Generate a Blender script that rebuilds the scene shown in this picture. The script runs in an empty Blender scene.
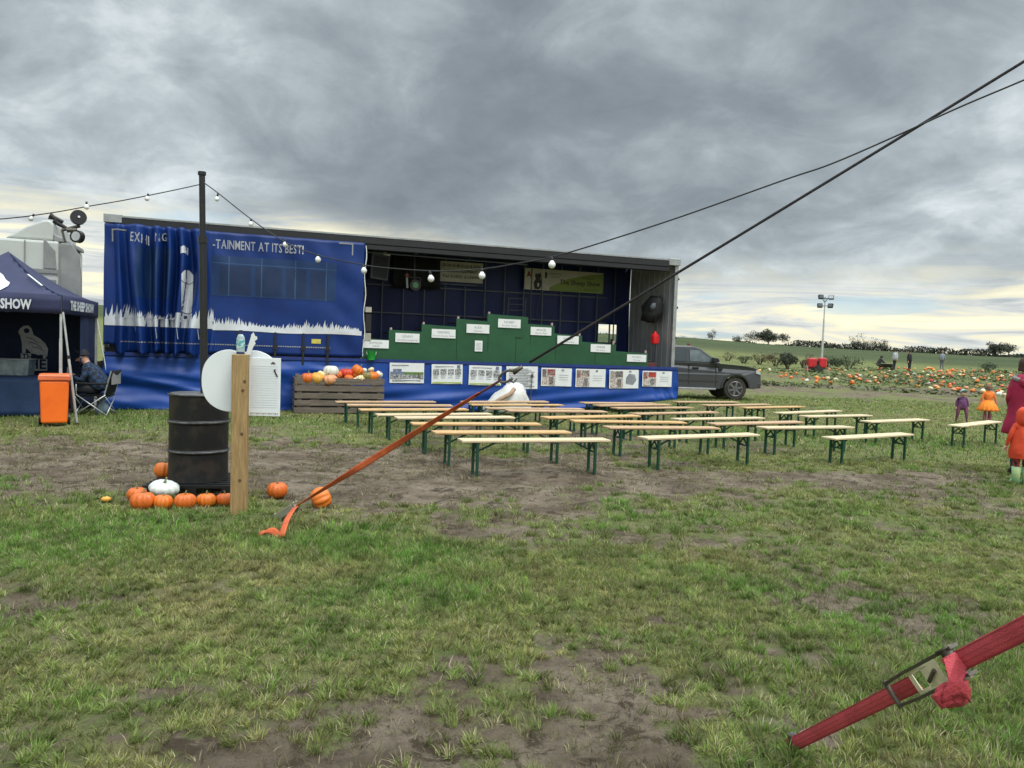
import bpy, bmesh, math, random
import numpy as np
from mathutils import Vector, Matrix, noise as mnoise
random.seed(7); rng = np.random.default_rng(11)
SC = bpy.context.scene; COL = SC.collection
R = math.radians
# ---------------------------------------------------------------- camera and measuring helpers
CAMH, FPX, PITCH, ROLL = 1.6, 769.0, R(2.83), R(2.0)
cf = Vector((0, math.cos(PITCH), -math.sin(PITCH))); r0 = Vector((1, 0, 0)); u0 = Vector((0, math.sin(PITCH), math.cos(PITCH)))
cr = r0*math.cos(ROLL) + u0*math.sin(ROLL); cu = -r0*math.sin(ROLL) + u0*math.cos(ROLL)
CAMP = Vector((0, 0, CAMH))
def ray(px, py): return cf + cr*((px-512)/FPX) - cu*((py-384)/FPX)
def gp(px, py, h=0.0):                      # where a sight line meets the level h
    d = ray(px, py); return CAMP + d*((h-CAMH)/d.z)
def dp(px, py, y):                          # point of a sight line at distance y
    d = ray(px, py); return CAMP + d*(y/d.y)
def pp(px, py, o, n):                       # point of a sight line on a plane
    d = ray(px, py); return CAMP + d*((o-CAMP).dot(n)/d.dot(n))
cam = bpy.data.cameras.new('camera'); cam.sensor_width = 36; cam.lens = FPX*36/1024; cam.clip_end = 20000; cam.clip_start = 0.05
co = bpy.data.objects.new('camera', cam); COL.objects.link(co)
m3 = Matrix((cr, cu, -cf)).transposed(); co.matrix_world = Matrix.Translation(CAMP) @ m3.to_4x4(); SC.camera = co

# ---------------------------------------------------------------- materials
MATS = {}
def lin(c):                                 # sRGB 0-255 -> linear
    return tuple(((v/255)/12.92 if v/255 <= 0.04045 else ((v/255+0.055)/1.055)**2.4) for v in c)
def mat(name, col, rough=0.6, metal=0.0, col2=None, scale=6.0, bump=0.0, bscale=None, alpha=1.0, emit=None, trans=0.0, stretch=None, spec=0.5, detail=5, sharp=None):
    if name in MATS: return MATS[name]
    m = bpy.data.materials.new(name); m.use_nodes = True; nt = m.node_tree; N = nt.nodes; L = nt.links
    b = N['Principled BSDF']; b.inputs['Roughness'].default_value = rough; b.inputs['Metallic'].default_value = metal
    b.inputs['Base Color'].default_value = (*col, 1); b.inputs['Alpha'].default_value = alpha
    b.inputs['Specular IOR Level'].default_value = spec
    if trans: b.inputs['Transmission Weight'].default_value = trans
    if emit: b.inputs['Emission Color'].default_value = (*emit[0], 1); b.inputs['Emission Strength'].default_value = emit[1]
    tc = N.new('ShaderNodeTexCoord'); mp = N.new('ShaderNodeMapping'); oi = N.new('ShaderNodeObjectInfo'); va = N.new('ShaderNodeVectorMath'); va.operation = 'MULTIPLY_ADD'; L.new(oi.outputs['Random'], va.inputs[0]); va.inputs[1].default_value = (37, 23, 11); L.new(tc.outputs['Object'], va.inputs[2]); L.new(va.outputs[0], mp.inputs[0])
    if stretch: mp.inputs['Scale'].default_value = stretch
    if col2 is None: col2 = tuple(c*0.72 for c in col)
    nz = N.new('ShaderNodeTexNoise'); nz.inputs['Scale'].default_value = scale; nz.inputs['Detail'].default_value = detail; nz.inputs['Roughness'].default_value = 0.65
    L.new(mp.outputs[0], nz.inputs['Vector'])
    rp = N.new('ShaderNodeValToRGB'); rp.color_ramp.elements[0].position = 0.36 if not sharp else sharp[0]; rp.color_ramp.elements[1].position = 0.66 if not sharp else sharp[1]
    rp.color_ramp.elements[0].color = (*col2, 1); rp.color_ramp.elements[1].color = (*col, 1)
    L.new(nz.outputs[0], rp.inputs[0]); L.new(rp.outputs[0], b.inputs['Base Color'])
    if bump:
        n2 = N.new('ShaderNodeTexNoise'); n2.inputs['Scale'].default_value = bscale or scale*4; n2.inputs['Detail'].default_value = 4
        L.new(mp.outputs[0], n2.inputs['Vector']); bp = N.new('ShaderNodeBump'); bp.inputs['Strength'].default_value = bump; bp.inputs['Distance'].default_value = 0.02
        L.new(n2.outputs[0], bp.inputs['Height']); L.new(bp.outputs[0], b.inputs['Normal'])
    MATS[name] = m; return m
BLUE = mat('blue_pvc', (0.003, 0.031, 0.175), 0.5, col2=(0.002, 0.021, 0.125), spec=.35, scale=1.3, bump=0.25, bscale=3)
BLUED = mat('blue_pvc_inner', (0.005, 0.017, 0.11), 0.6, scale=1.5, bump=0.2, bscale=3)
TARP = mat('blue_tarp', (0.003, 0.050, 0.27), 0.48, col2=(0.002, 0.036, 0.20), spec=.35, scale=1.0, bump=0.3, bscale=5)
TEAL = mat('dusty_panel_print', (0.010, 0.038, 0.12), 0.5, col2=(0.008, 0.030, 0.10), spec=.35, scale=2)
WHITEP = mat('white_print', (0.66, 0.68, 0.70), 0.5, col2=(0.55, 0.57, 0.60), scale=2.5)
WHITE = mat('white_board_paint', (0.76, 0.79, 0.80), 0.45, col2=(0.70, 0.73, 0.74), scale=1.5)
PAPER = mat('paper', (0.74, 0.75, 0.74), 0.7, col2=(0.68, 0.69, 0.68), scale=8)
ALU = mat('brushed_aluminium', (0.42, 0.43, 0.43), 0.45, 0.6, scale=5)
DARKM = mat('dark_rail_metal', (0.016, 0.017, 0.020), 0.6, 0.1, scale=4)
BLACK = mat('black_plastic', (0.012, 0.012, 0.013), 0.45, scale=9)
BLACKF = mat('black_fabric', (0.010, 0.010, 0.012), 0.85, scale=9)
GREYW = mat('grey_panel_wall', (0.34, 0.35, 0.36), 0.6, col2=(0.25, 0.26, 0.27), scale=1.5)
LATT = mat('grey_lattice_steel', (0.09, 0.105, 0.13), 0.5, 0.3, scale=6)
GREENB = mat('green_stage_paint', (0.012, 0.085, 0.030), 0.7, col2=(0.009, 0.062, 0.024), scale=2.2)
STEELG = mat('bench_leg_green', (0.010, 0.075, 0.045), 0.42, 0.2, scale=12)
INK = mat('dark_ink', (0.03, 0.03, 0.035), 0.7)
INKB = mat('navy_ink', (0.02, 0.03, 0.10), 0.7)
INKG = mat('grey_ink', (0.28, 0.29, 0.32), 0.7)
PINKL = mat('faint_lilac_ink', (0.64, 0.64, 0.69), 0.7, col2=(.62,.62,.67))
NAVY = mat('navy_canopy_cloth', (0.020, 0.024, 0.075), 0.7, col2=(0.015, 0.018, 0.060), scale=4, bump=0.15)
NAVYD = mat('navy_wall_cloth', (0.012, 0.024, 0.075), 0.8, col2=(0.008, 0.017, 0.055), scale=3)
CABW = mat('cab_cream_paint', (0.50, 0.52, 0.49), 0.32, col2=(0.44, 0.455, 0.43), scale=1.2)
CABG = mat('cab_grey_trim', (0.26, 0.265, 0.26), 0.4, scale=3)
ORANGEP = mat('bin_orange_plastic', (0.95, 0.17, 0.012), 0.42, col2=(0.86, 0.14, 0.01), scale=3)
ORANGEL = mat('bin_lid_orange', (0.80, 0.17, 0.05), 0.5, scale=3)
GREYLOGO = mat('grey_logo_print', (0.55, 0.57, 0.62), 0.7)
CHROME = mat('pale_steel_tube', (0.62, 0.64, 0.64), 0.35, 0.5, scale=5)
GREYCAR = mat('grey_car_paint', (0.070, 0.073, 0.080), 0.35, 0.3, col2=(0.058, 0.060, 0.064), scale=0.8)
GLASS = mat('dark_car_glass', (0.035, 0.045, 0.05), 0.08, 0.0, scale=2, spec=0.9)
GLASSL = mat('reflective_car_glass', (0.16, 0.19, 0.19), 0.1, 0.2, col2=(0.08, 0.10, 0.10), scale=3, spec=0.9)
TYRE = mat('tyre_rubber', (0.018, 0.017, 0.016), 0.85, col2=(0.055, 0.045, 0.035), scale=7)
RIM = mat('dark_rim', (0.22, 0.22, 0.23), 0.4, 0.5)
LAMPG = mat('headlamp_glass', (0.5, 0.52, 0.53), 0.15, scale=4)
REDP = mat('red_paint', (0.62, 0.02, 0.03), 0.4, scale=4)
REDPL = mat('red_plastic', (0.75, 0.015, 0.02), 0.4)
BULB = mat('white_bulb', (0.88, 0.88, 0.84), 0.25, col2=(0.80, 0.80, 0.78))
ORSTRAP = mat('orange_webbing', (0.74, 0.15, 0.045), 0.8, col2=(0.46, 0.085, 0.03), scale=7, bump=0.4, bscale=160)
RDSTRAP = mat('red_webbing', (0.72, 0.095, 0.120), 0.7, col2=(0.54, 0.065, 0.085), scale=9, bump=0.5, bscale=220)
ROPE = mat('dark_rope', (0.022, 0.017, 0.018), 0.9, bump=0.8, bscale=90)
BRASS = mat('zinc_brass_plate', (0.80, 0.74, 0.50), 0.4, 0.0, scale=12)
STEELD = mat('worn_dark_steel', (0.085, 0.078, 0.07), 0.5, 0.6, col2=(0.14, 0.12, 0.09), scale=25)
SKIN = mat('skin', (0.55, 0.32, 0.23), 0.55, col2=(0.50, 0.27, 0.19), scale=20)
DRUM = mat('black_drum_paint', (0.010, 0.010, 0.011), 0.42, col2=(0.026, 0.020, 0.016), scale=5, bump=0.12, bscale=9, sharp=(.40,.5), spec=.3)
DRUMR = mat('scuffed_drum_hoop', (0.17, 0.17, 0.17), 0.4, 0.3, col2=(0.04, 0.04, 0.04), scale=9)
STEM = mat('dry_stem', (0.30, 0.24, 0.13), 0.8, col2=(0.12, 0.12, 0.05), scale=30)
def wood(name, c, c2, sx=(1, 14, 14), rough=0.65, scale=4.0):
    return mat(name, c, rough, col2=c2, scale=scale, stretch=sx, bump=0.25, bscale=scale*3)
WPALE = wood('pale_pine', (0.70, 0.58, 0.38), (0.52, 0.40, 0.24))
WHONEY = wood('honey_pine', (0.64, 0.42, 0.19), (0.46, 0.27, 0.11))
WTAN = wood('tan_pine', (0.56, 0.38, 0.23), (0.40, 0.25, 0.14))
POSTW = wood('treated_post_wood', (0.40, 0.265, 0.115), (0.25, 0.155, 0.062), (11, 11, 0.8), scale=6)
CRATEW = wood('weathered_crate_wood', (0.17, 0.135, 0.105), (0.095, 0.075, 0.058), (1.2, 9, 9), scale=3)
BARK = mat('bark', (0.07, 0.055, 0.04), 0.9)

# ---------------------------------------------------------------- mesh helpers
def tag(o, label=None, cat=None, group=None, kind=None):
    if label: o['label'] = label
    if cat: o['category'] = cat
    if group: o['group'] = group
    if kind: o['kind'] = kind
    return o
def empty(name, loc, rz=0, label=None, cat=None, group=None, mw=None):
    o = bpy.data.objects.new(name, None); COL.objects.link(o); o.empty_display_size = 0.1
    if mw is not None: o.matrix_world = mw
    else: o.location = loc; o.rotation_euler = (0, 0, rz)
    return tag(o, label, cat, group)
class MB:
    def __init__(s): s.v = []; s.f = []; s.m = []
    def add(s, vs, fs, mi=0, M=None):
        n = len(s.v)
        s.v += [tuple(M @ Vector(v)) if M is not None else tuple(v) for v in vs]
        s.f += [[i+n for i in f] for f in fs]; s.m += [mi]*len(fs); return s
    def box(s, x0, y0, z0, x1, y1, z1, mi=0, M=None):
        v = [(x0,y0,z0),(x1,y0,z0),(x1,y1,z0),(x0,y1,z0),(x0,y0,z1),(x1,y0,z1),(x1,y1,z1),(x0,y1,z1)]
        return s.add(v, [(3,2,1,0),(4,5,6,7),(0,1,5,4),(1,2,6,5),(2,3,7,6),(3,0,4,7)], mi, M)
    def bar(s, a, b, w, h=None, mi=0, up=(0,0,1), M=None):        # rectangular bar between two points
        a, b = Vector(a), Vector(b); d = (b-a).normalized(); up = Vector(up)
        if abs(d.dot(up)) > 0.95: up = Vector((1,0,0))
        sd = d.cross(up).normalized(); up = sd.cross(d); h = h or w
        v = []
        for p in (a, b):
            for i, j in ((-1,-1),(1,-1),(1,1),(-1,1)): v.append(p + sd*(w/2*i) + up*(h/2*j))
        return s.add(v, [(3,2,1,0),(4,5,6,7),(0,1,5,4),(1,2,6,5),(2,3,7,6),(3,0,4,7)], mi, M)
    def tube(s, pts, rad, n=10, mi=0, cap=True, M=None):
        pts = [Vector(p) for p in pts]; k = len(pts); rads = rad if hasattr(rad, '__len__') else [rad]*k
        vs = []; fs = []; pr = None
        for i, p in enumerate(pts):
            d = (pts[min(i+1,k-1)] - pts[max(i-1,0)]).normalized()
            if pr is None:
                a = Vector((0,0,1)) if abs(d.z) < 0.9 else Vector((1,0,0)); sd = d.cross(a).normalized()
            else: sd = (pr - d*pr.dot(d)).normalized()
            pr = sd; up = d.cross(sd)
            for j in range(n):
                t = 2*math.pi*j/n; vs.append(p + sd*(math.cos(t)*rads[i]) + up*(math.sin(t)*rads[i]))
        for i in range(k-1):
            for j in range(n): fs.append((i*n+j, (i+1)*n+j, (i+1)*n+(j+1)%n, i*n+(j+1)%n))
        if cap: fs += [tuple(range(n)), tuple(reversed(range((k-1)*n, k*n)))]
        return s.add(vs, fs, mi, M)
    def lathe(s, prof, n=24, mi=0, c=(0,0,0), M=None, sq=(1,1)):
        vs = []; fs = []; k = len(prof)
        for r_, z in prof:
            for j in range(n):
                t = 2*math.pi*j/n; vs.append((c[0]+math.cos(t)*r_*sq[0], c[1]+math.sin(t)*r_*sq[1], c[2]+z))
        for i in range(k-1):
            for j in range(n): fs.append((i*n+j, i*n+(j+1)%n, (i+1)*n+(j+1)%n, (i+1)*n+j))
        fs += [tuple(reversed(range(n))), tuple(range((k-1)*n, k*n))]
        return s.add(vs, fs, mi, M)
    def rings(s, rings, n=20, mi=0, cap=True, M=None):             # (cx, cy, z, rx, ry)
        vs = []; fs = []; k = len(rings)
        for cx, cy, z, rx, ry in rings:
            for j in range(n):
                t = 2*math.pi*j/n; vs.append((cx+math.cos(t)*rx, cy+math.sin(t)*ry, z))
        for i in range(k-1):
            for j in range(n): fs.append((i*n+j, i*n+(j+1)%n, (i+1)*n+(j+1)%n, (i+1)*n+j))
        if cap: fs += [tuple(reversed(range(n))), tuple(range((k-1)*n, k*n))]
        return s.add(vs, fs, mi, M)
    def prism(s, poly, y0, y1, mi=0, M=None):                      # polygon in xz extruded along y
        n = len(poly); v = [(x, y0, z) for x, z in poly] + [(x, y1, z) for x, z in poly]
        fs = [tuple(range(n)), tuple(reversed(range(n, 2*n)))] + [(i, i+n, (i+1)%n+n, (i+1)%n) for i in range(n)]
        return s.add(v, fs, mi, M)
    def grid(s, fn, us, vs_, mi=0, mif=None):
        nu, nv = len(us), len(vs_); v = [fn(a, b) for b in vs_ for a in us]; n = len(s.v); s.v += [tuple(p) for p in v]
        for j in range(nv-1):
            for i in range(nu-1):
                s.f.append([n+j*nu+i, n+j*nu+i+1, n+(j+1)*nu+i+1, n+(j+1)*nu+i]); s.m.append(mif(us[i], vs_[j]) if mif else mi)
        return s
    def build(s, name, mats, parent=None, smooth=False, bevel=0, solid=0, auto=None, mw=None, fix=True):
        me = bpy.data.meshes.new(name); me.from_pydata(s.v, [], s.f)
        for m in (mats if isinstance(mats, (list, tuple)) else [mats]): me.materials.append(m)
        me.polygons.foreach_set('material_index', s.m)
        if fix:
            bm = bmesh.new(); bm.from_mesh(me); bmesh.ops.recalc_face_normals(bm, faces=bm.faces); bm.to_mesh(me); bm.free()
        o = bpy.data.objects.new(name, me); COL.objects.link(o)
        if smooth:
            me.polygons.foreach_set('use_smooth', [True]*len(me.polygons))
            if auto is not None: me.set_sharp_from_angle(angle=R(auto))
        if solid:
            md = o.modifiers.new('s', 'SOLIDIFY'); md.thickness = solid; md.offset = 0
        if bevel:
            md = o.modifiers.new('b', 'BEVEL'); md.width = bevel; md.segments = 2; md.limit_method = 'ANGLE'; md.angle_limit = R(35)
        if parent is not None: o.parent = parent
        elif mw is not None: o.matrix_world = mw
        return o
def arange(a, b, st):
    n = max(1, int(round((b-a)/st))); return [a+(b-a)*i/n for i in range(n+1)]
def text_geo(body, size=1.0, xs=1.0, align='LEFT', bold=0.0, shear=0.0, res=2):
    cu_ = bpy.data.curves.new('t', 'FONT'); cu_.body = body; cu_.size = size; cu_.align_x = align; cu_.offset = bold; cu_.resolution_u = res; cu_.shear = shear
    o = bpy.data.objects.new('t', cu_); COL.objects.link(o); dg = bpy.context.evaluated_depsgraph_get(); dg.update()
    me = bpy.data.meshes.new_from_object(o.evaluated_get(dg)); vs = [(v.co.x*xs, v.co.y) for v in me.vertices]; fs = [tuple(p.vertices) for p in me.polygons]
    bpy.data.objects.remove(o); bpy.data.curves.remove(cu_); bpy.data.meshes.remove(me); return vs, fs
def crease(o, amp=.012, sc=.12, lev=1):
    if lev: s_ = o.modifiers.new('sub', 'SUBSURF'); s_.levels = lev; s_.render_levels = lev
    key = 'crease_%g' % sc; t_ = bpy.data.textures.get(key) or bpy.data.textures.new(key, 'CLOUDS'); t_.noise_scale = sc; t_.noise_depth = 3
    d = o.modifiers.new('dis', 'DISPLACE'); d.texture = t_; d.strength = amp; d.mid_level = .5; d.texture_coords = 'LOCAL'; return o
def copy_tree(o, parent=None):
    c = o.copy(); COL.objects.link(c)
    if parent is not None: c.parent = parent
    for ch in list(o.children): copy_tree(ch, c)
    return c

# ---------------------------------------------------------------- noise for ground cover
def _h(ix, iy, s):
    n = (ix.astype(np.int64)*374761393 + iy.astype(np.int64)*668265263 + s*1442695041) & 0xffffffff
    n = ((n ^ (n >> 13))*1274126177) & 0xffffffff; return ((n ^ (n >> 16)) & 0xffff)/65535.0
def vnoise(x, y, s=0):
    ix, iy = np.floor(x), np.floor(y); fx, fy = x-ix, y-iy; fx = fx*fx*(3-2*fx); fy = fy*fy*(3-2*fy)
    a, b, c, d = _h(ix,iy,s), _h(ix+1,iy,s), _h(ix,iy+1,s), _h(ix+1,iy+1,s)
    return (a*(1-fx)+b*fx)*(1-fy) + (c*(1-fx)+d*fx)*fy
def fbm(x, y, s=0, o=4):
    t = 0; a = 0.5; n = 0
    for i in range(o): t = t + a*vnoise(x*2**i, y*2**i, s+i); n += a; a *= 0.55
    return t/n
def sst(a, b, x): t = np.clip((x-a)/(b-a), 0, 1); return t*t*(3-2*t)
PATCH = [(120,458,3.2,1.7,-.75),(330,462,2.6,1.3,-.8),(430,487,2.4,.7,-.6),(560,468,2.6,1.0,-.65),(640,440,3,1.2,-.35),(520,430,3,1.6,-.35),(760,482,2.3,.8,-.6),(900,476,2.,.5,-.55),
 (960,508,1.3,.3,-.4),(690,540,1.4,.4,-.3),(600,640,.75,.32,-.55),(560,705,.75,.30,-.65),(750,690,.45,.13,-.65),(640,680,.7,.2,-.35),(235,738,.22,.28,-.8),(350,752,.3,.16,-.8),(60,692,.55,.16,-.55),
 (110,592,.5,.22,-.5),(190,664,.4,.12,-.6),(40,560,.7,.3,-.3),(720,628,.5,.15,-.45),(590,505,1.2,.3,-.3),(820,560,1.2,.3,-.25),(340,690,.3,.12,-.3),
 (880,384,9,2.2,-.95),(1010,391,8,1.8,-.95),(780,381,6,3.5,-.6),(20,470,2,1.2,-.5),(480,520,1.0,.2,-.3),(900,610,.8,.25,-.25),
 (210,532,1.5,.55,.5),(300,545,1.0,.5,.45),(430,575,.9,.6,.45),(480,600,.5,.3,.5),(960,720,.7,.45,.75),(1010,660,.5,.5,.6),(150,520,.8,.3,.3),(100,415,3.5,1.0,.55),(300,420,3,.9,.5),
 (860,440,4,1.6,.35),(950,440,4,2.5,.25),(800,400,6,2.5,.3),(420,650,.5,.2,.2),(880,660,.6,.3,.3)]
PW = [(gp(a, b), c, d, e) for a, b, c, d, e in PATCH]
def cover_at(x, y):
    c = 0.78 + (fbm(x*0.9, y*0.9, 3)-0.5)*0.9 + (fbm(x*3.3, y*3.3, 9)-0.5)*0.9 + (fbm(x*9, y*9, 19)-0.5)*0.7
    wx = x + (fbm(x*1.1, y*1.1, 21, 5)-.5)*3.0; wy = y + (fbm(x*1.1+9, y*1.1, 22, 5)-.5)*2.2
    for p, rx, ry, e in PW:
        c = c + e*np.exp(-(((wx-p.x)/rx)**2 + ((wy-p.y)/ry)**2))
    c = c - .95*np.exp(-((y+.35*np.sin(x*.3)-(40.5+.02*x))/1.2)**2)*sst(6, 10, x) - .35*sst(26, 30, y)*(1-sst(38, 42, y))*fbm(x*.5, y*.9, 55)*1.2
    return np.clip(c, 0, 1.15)
def lush_at(x, y):
    c = 0.35 + (fbm(x*0.5+40, y*0.5, 5)-0.5)*1.0
    for p, rx, ry, e in PW:
        if e > 0: c = c + e*0.8*np.exp(-(((x-p.x)/rx)**2 + ((y-p.y)/ry)**2))
    return np.clip(c, 0, 1)
def az_px(x, y): return 512 + FPX*np.clip(x/np.maximum(y, 1), -1.5, 1.5)
def terr(x, y):
    x = np.asarray(x, float); y = np.asarray(y, float)
    rr = np.sqrt(x*x+y*y); pxa = np.interp(az_px(x, y), [-300, 100, 690, 769, 870, 985, 1200], [14, 13, 8, 5.8, 4.2, 3.2, 3]); T = 1.6 + pxa*450/FPX
    t = np.clip((rr-45)/405, 0, 1); h = T*(1-(1-t)**3.6)
    h = h - np.clip(rr-480, 0, 1e5)*0.02*sst(480, 900, rr)
    h = np.where(y < 5, h*sst(-60, 5, y), h)
    h = h + (fbm(x*0.02, y*0.02, 31)-.5)*2.0*sst(120, 400, rr)
    return h
def micro(x, y):
    near = 1 - sst(25, 60, np.sqrt(x*x+y*y))
    return ((fbm(x*2.2, y*2.2, 41)-.5)*0.05 + (fbm(x*7, y*7, 42)-.5)*0.03)*near
def gz(x, y): return float(terr(np.array([x]), np.array([y]))[0] + micro(np.array([x]), np.array([y]))[0])
def far(px, dist):                          # ground point seen in direction px at a distance
    d = ray(px, 346+(px-512)*0.0349); d = Vector((d.x, d.y, 0)).normalized()*dist; return Vector((d.x, d.y, gz(d.x, d.y)))

# ---------------------------------------------------------------- ground sheet
def axis(a, b, st, lo, hi, g):
    c = arange(a, b, st); s = st; x = b
    while x < hi: s *= g; x += s; c.append(x)
    s = st; x = a; d = []
    while x > lo: s *= g; x -= s; d.append(x)
    return np.array(d[::-1] + c)
gx = axis(-9, 10, 0.06, -7000, 7000, 1.075); gy = axis(2.2, 13, 0.05, -900, 8000, 1.045)
X, Y = np.meshgrid(gx, gy); Z = terr(X, Y) + micro(X, Y)
C = cover_at(X, Y); Lh = lush_at(X, Y)
C = np.where(np.sqrt(X*X+Y*Y) > 44, np.clip(C+0.5*sst(44, 50, np.sqrt(X*X+Y*Y)), 0, 1.15), C)
Z = Z - (1-np.clip(C, 0, 1))*0.012*(1-sst(25, 50, Y))
nx, ny = len(gx), len(gy); me = bpy.data.meshes.new('ground')
me.vertices.add(nx*ny); me.vertices.foreach_set('co', np.stack([X, Y, Z], -1).ravel())
idx = np.arange(nx*ny).reshape(ny, nx); q = np.stack([idx[:-1,:-1], idx[:-1,1:], idx[1:,1:], idx[1:,:-1]], -1).reshape(-1, 4)
me.loops.add(q.size); me.loops.foreach_set('vertex_index', q.ravel()); me.polygons.add(len(q))
me.polygons.foreach_set('loop_start', np.arange(0, q.size, 4)); me.polygons.foreach_set('loop_total', np.full(len(q), 4)); me.polygons.foreach_set('use_smooth', np.ones(len(q), bool))
me.update(); me.validate()
at_ = me.attributes.new('cover', 'FLOAT_COLOR', 'POINT'); fld = sst(78, 95, np.sqrt(X*X+Y*Y))
at_.data.foreach_set('color', np.stack([C, Lh, fld, np.ones_like(C)], -1).ravel().astype(np.float32))
gm = bpy.data.materials.new('trampled_field'); gm.use_nodes = True; N = gm.node_tree.nodes; L = gm.node_tree.links; B = N['Principled BSDF']; B.inputs['Roughness'].default_value = 0.95; B.inputs['Specular IOR Level'].default_value = 0.15
def node(N, t, **k):
    n = N.new(t)
    for a, v in k.items(): setattr(n, a, v)
    return n
def mathn(N, L, op, a, b=None, c=None, clamp=False):
    n = N.new('ShaderNodeMath'); n.operation = op; n.use_clamp = clamp
    for i, v in enumerate((a, b, c)):
        if v is None: continue
        if isinstance(v, (int, float)): n.inputs[i].default_value = v
        else: L.new(v, n.inputs[i])
    return n.outputs[0]
def mixc(N, L, f, a, b):
    n = N.new('ShaderNodeMix'); n.data_type = 'RGBA'
    if isinstance(f, (int, float)): n.inputs[0].default_value = f
    else: L.new(f, n.inputs[0])
    for i, v in ((6, a), (7, b)):
        if isinstance(v, tuple): n.inputs[i].default_value = (*v[:3], 1)
        else: L.new(v, n.inputs[i])
    return n.outputs[2]
def noise(N, L, vec, sc, det=5, ro=0.6, dist=0.0):
    n = N.new('ShaderNodeTexNoise'); n.inputs['Scale'].default_value = sc; n.inputs['Detail'].default_value = det; n.inputs['Roughness'].default_value = ro; n.inputs['Distortion'].default_value = dist
    L.new(vec, n.inputs['Vector']); return n.outputs[0]
def mapr(N, L, v, a, b, c=0.0, d=1.0, smooth=True):
    n = N.new('ShaderNodeMapRange'); n.interpolation_type = 'SMOOTHSTEP' if smooth else 'LINEAR'
    L.new(v, n.inputs[0]); n.inputs[1].default_value = a; n.inputs[2].default_value = b; n.inputs[3].default_value = c; n.inputs[4].default_value = d; return n.outputs[0]
tc = N.new('ShaderNodeTexCoord').outputs['Object']
an = N.new('ShaderNodeAttribute'); an.attribute_name = 'cover'; sp = N.new('ShaderNodeSeparateColor'); L.new(an.outputs['Color'], sp.inputs[0])
cov, lush, fldm = sp.outputs[0], sp.outputs[1], sp.outputs[2]
mud = mixc(N, L, mapr(N, L, noise(N, L, tc, 1.6, 8, 0.7), .35, .68), (0.110, 0.083, 0.056), (0.26, 0.21, 0.155))
mud = mixc(N, L, mapr(N, L, noise(N, L, tc, 4.5, 8, 0.75, .6), .50, .60), mud, (0.070, 0.052, 0.034))
mud = mixc(N, L, mapr(N, L, noise(N, L, tc, 22, 5, 0.7), .5, .75), mud, (0.090, 0.072, 0.054))
gr = mixc(N, L, mapr(N, L, noise(N, L, tc, 3.0, 8, 0.75), .35, .65), (0.110, 0.140, 0.044), (0.225, 0.205, 0.092))
gr = mixc(N, L, mathn(N, L, 'MULTIPLY', lush, .5), gr, (0.085, 0.150, 0.036))
gr = mixc(N, L, mapr(N, L, noise(N, L, tc, 55, 4, 0.8), .5, .72), gr, (0.055, 0.062, 0.024))
nf = noise(N, L, tc, 9, 6, 0.75); f = mathn(N, L, 'ADD', cov, mathn(N, L, 'MULTIPLY', mathn(N, L, 'SUBTRACT', nf, .5), 1.3)); f = mapr(N, L, f, .38, .72)
mps = N.new('ShaderNodeMapping'); mps.inputs['Scale'].default_value = (0.012, 0.05, 1); L.new(tc, mps.inputs[0])
fieldc = mixc(N, L, mapr(N, L, noise(N, L, mps.outputs[0], 1.0, 5, 0.6), .35, .65), (0.047, 0.068, 0.028), (0.072, 0.084, 0.037))
fieldc = mixc(N, L, mapr(N, L, noise(N, L, tc, 0.9, 5, 0.7), .4, .7, 0, .5), fieldc, (0.05, 0.075, 0.028))
base = mixc(N, L, fldm, mixc(N, L, f, mud, gr), fieldc); L.new(base, B.inputs['Base Color'])
bp = N.new('ShaderNodeBump'); bp.inputs['Strength'].default_value = 1.0; bp.inputs['Distance'].default_value = 0.05
hh = mathn(N, L, 'ADD', noise(N, L, tc, 14, 8, 0.75), mathn(N, L, 'MULTIPLY', noise(N, L, tc, 3.5, 3, .5), 2.0)); L.new(hh, bp.inputs['Height']); L.new(bp.outputs[0], B.inputs['Normal'])
me.materials.append(gm); g = bpy.data.objects.new('ground', me); COL.objects.link(g); tag(g, kind='structure')

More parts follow.
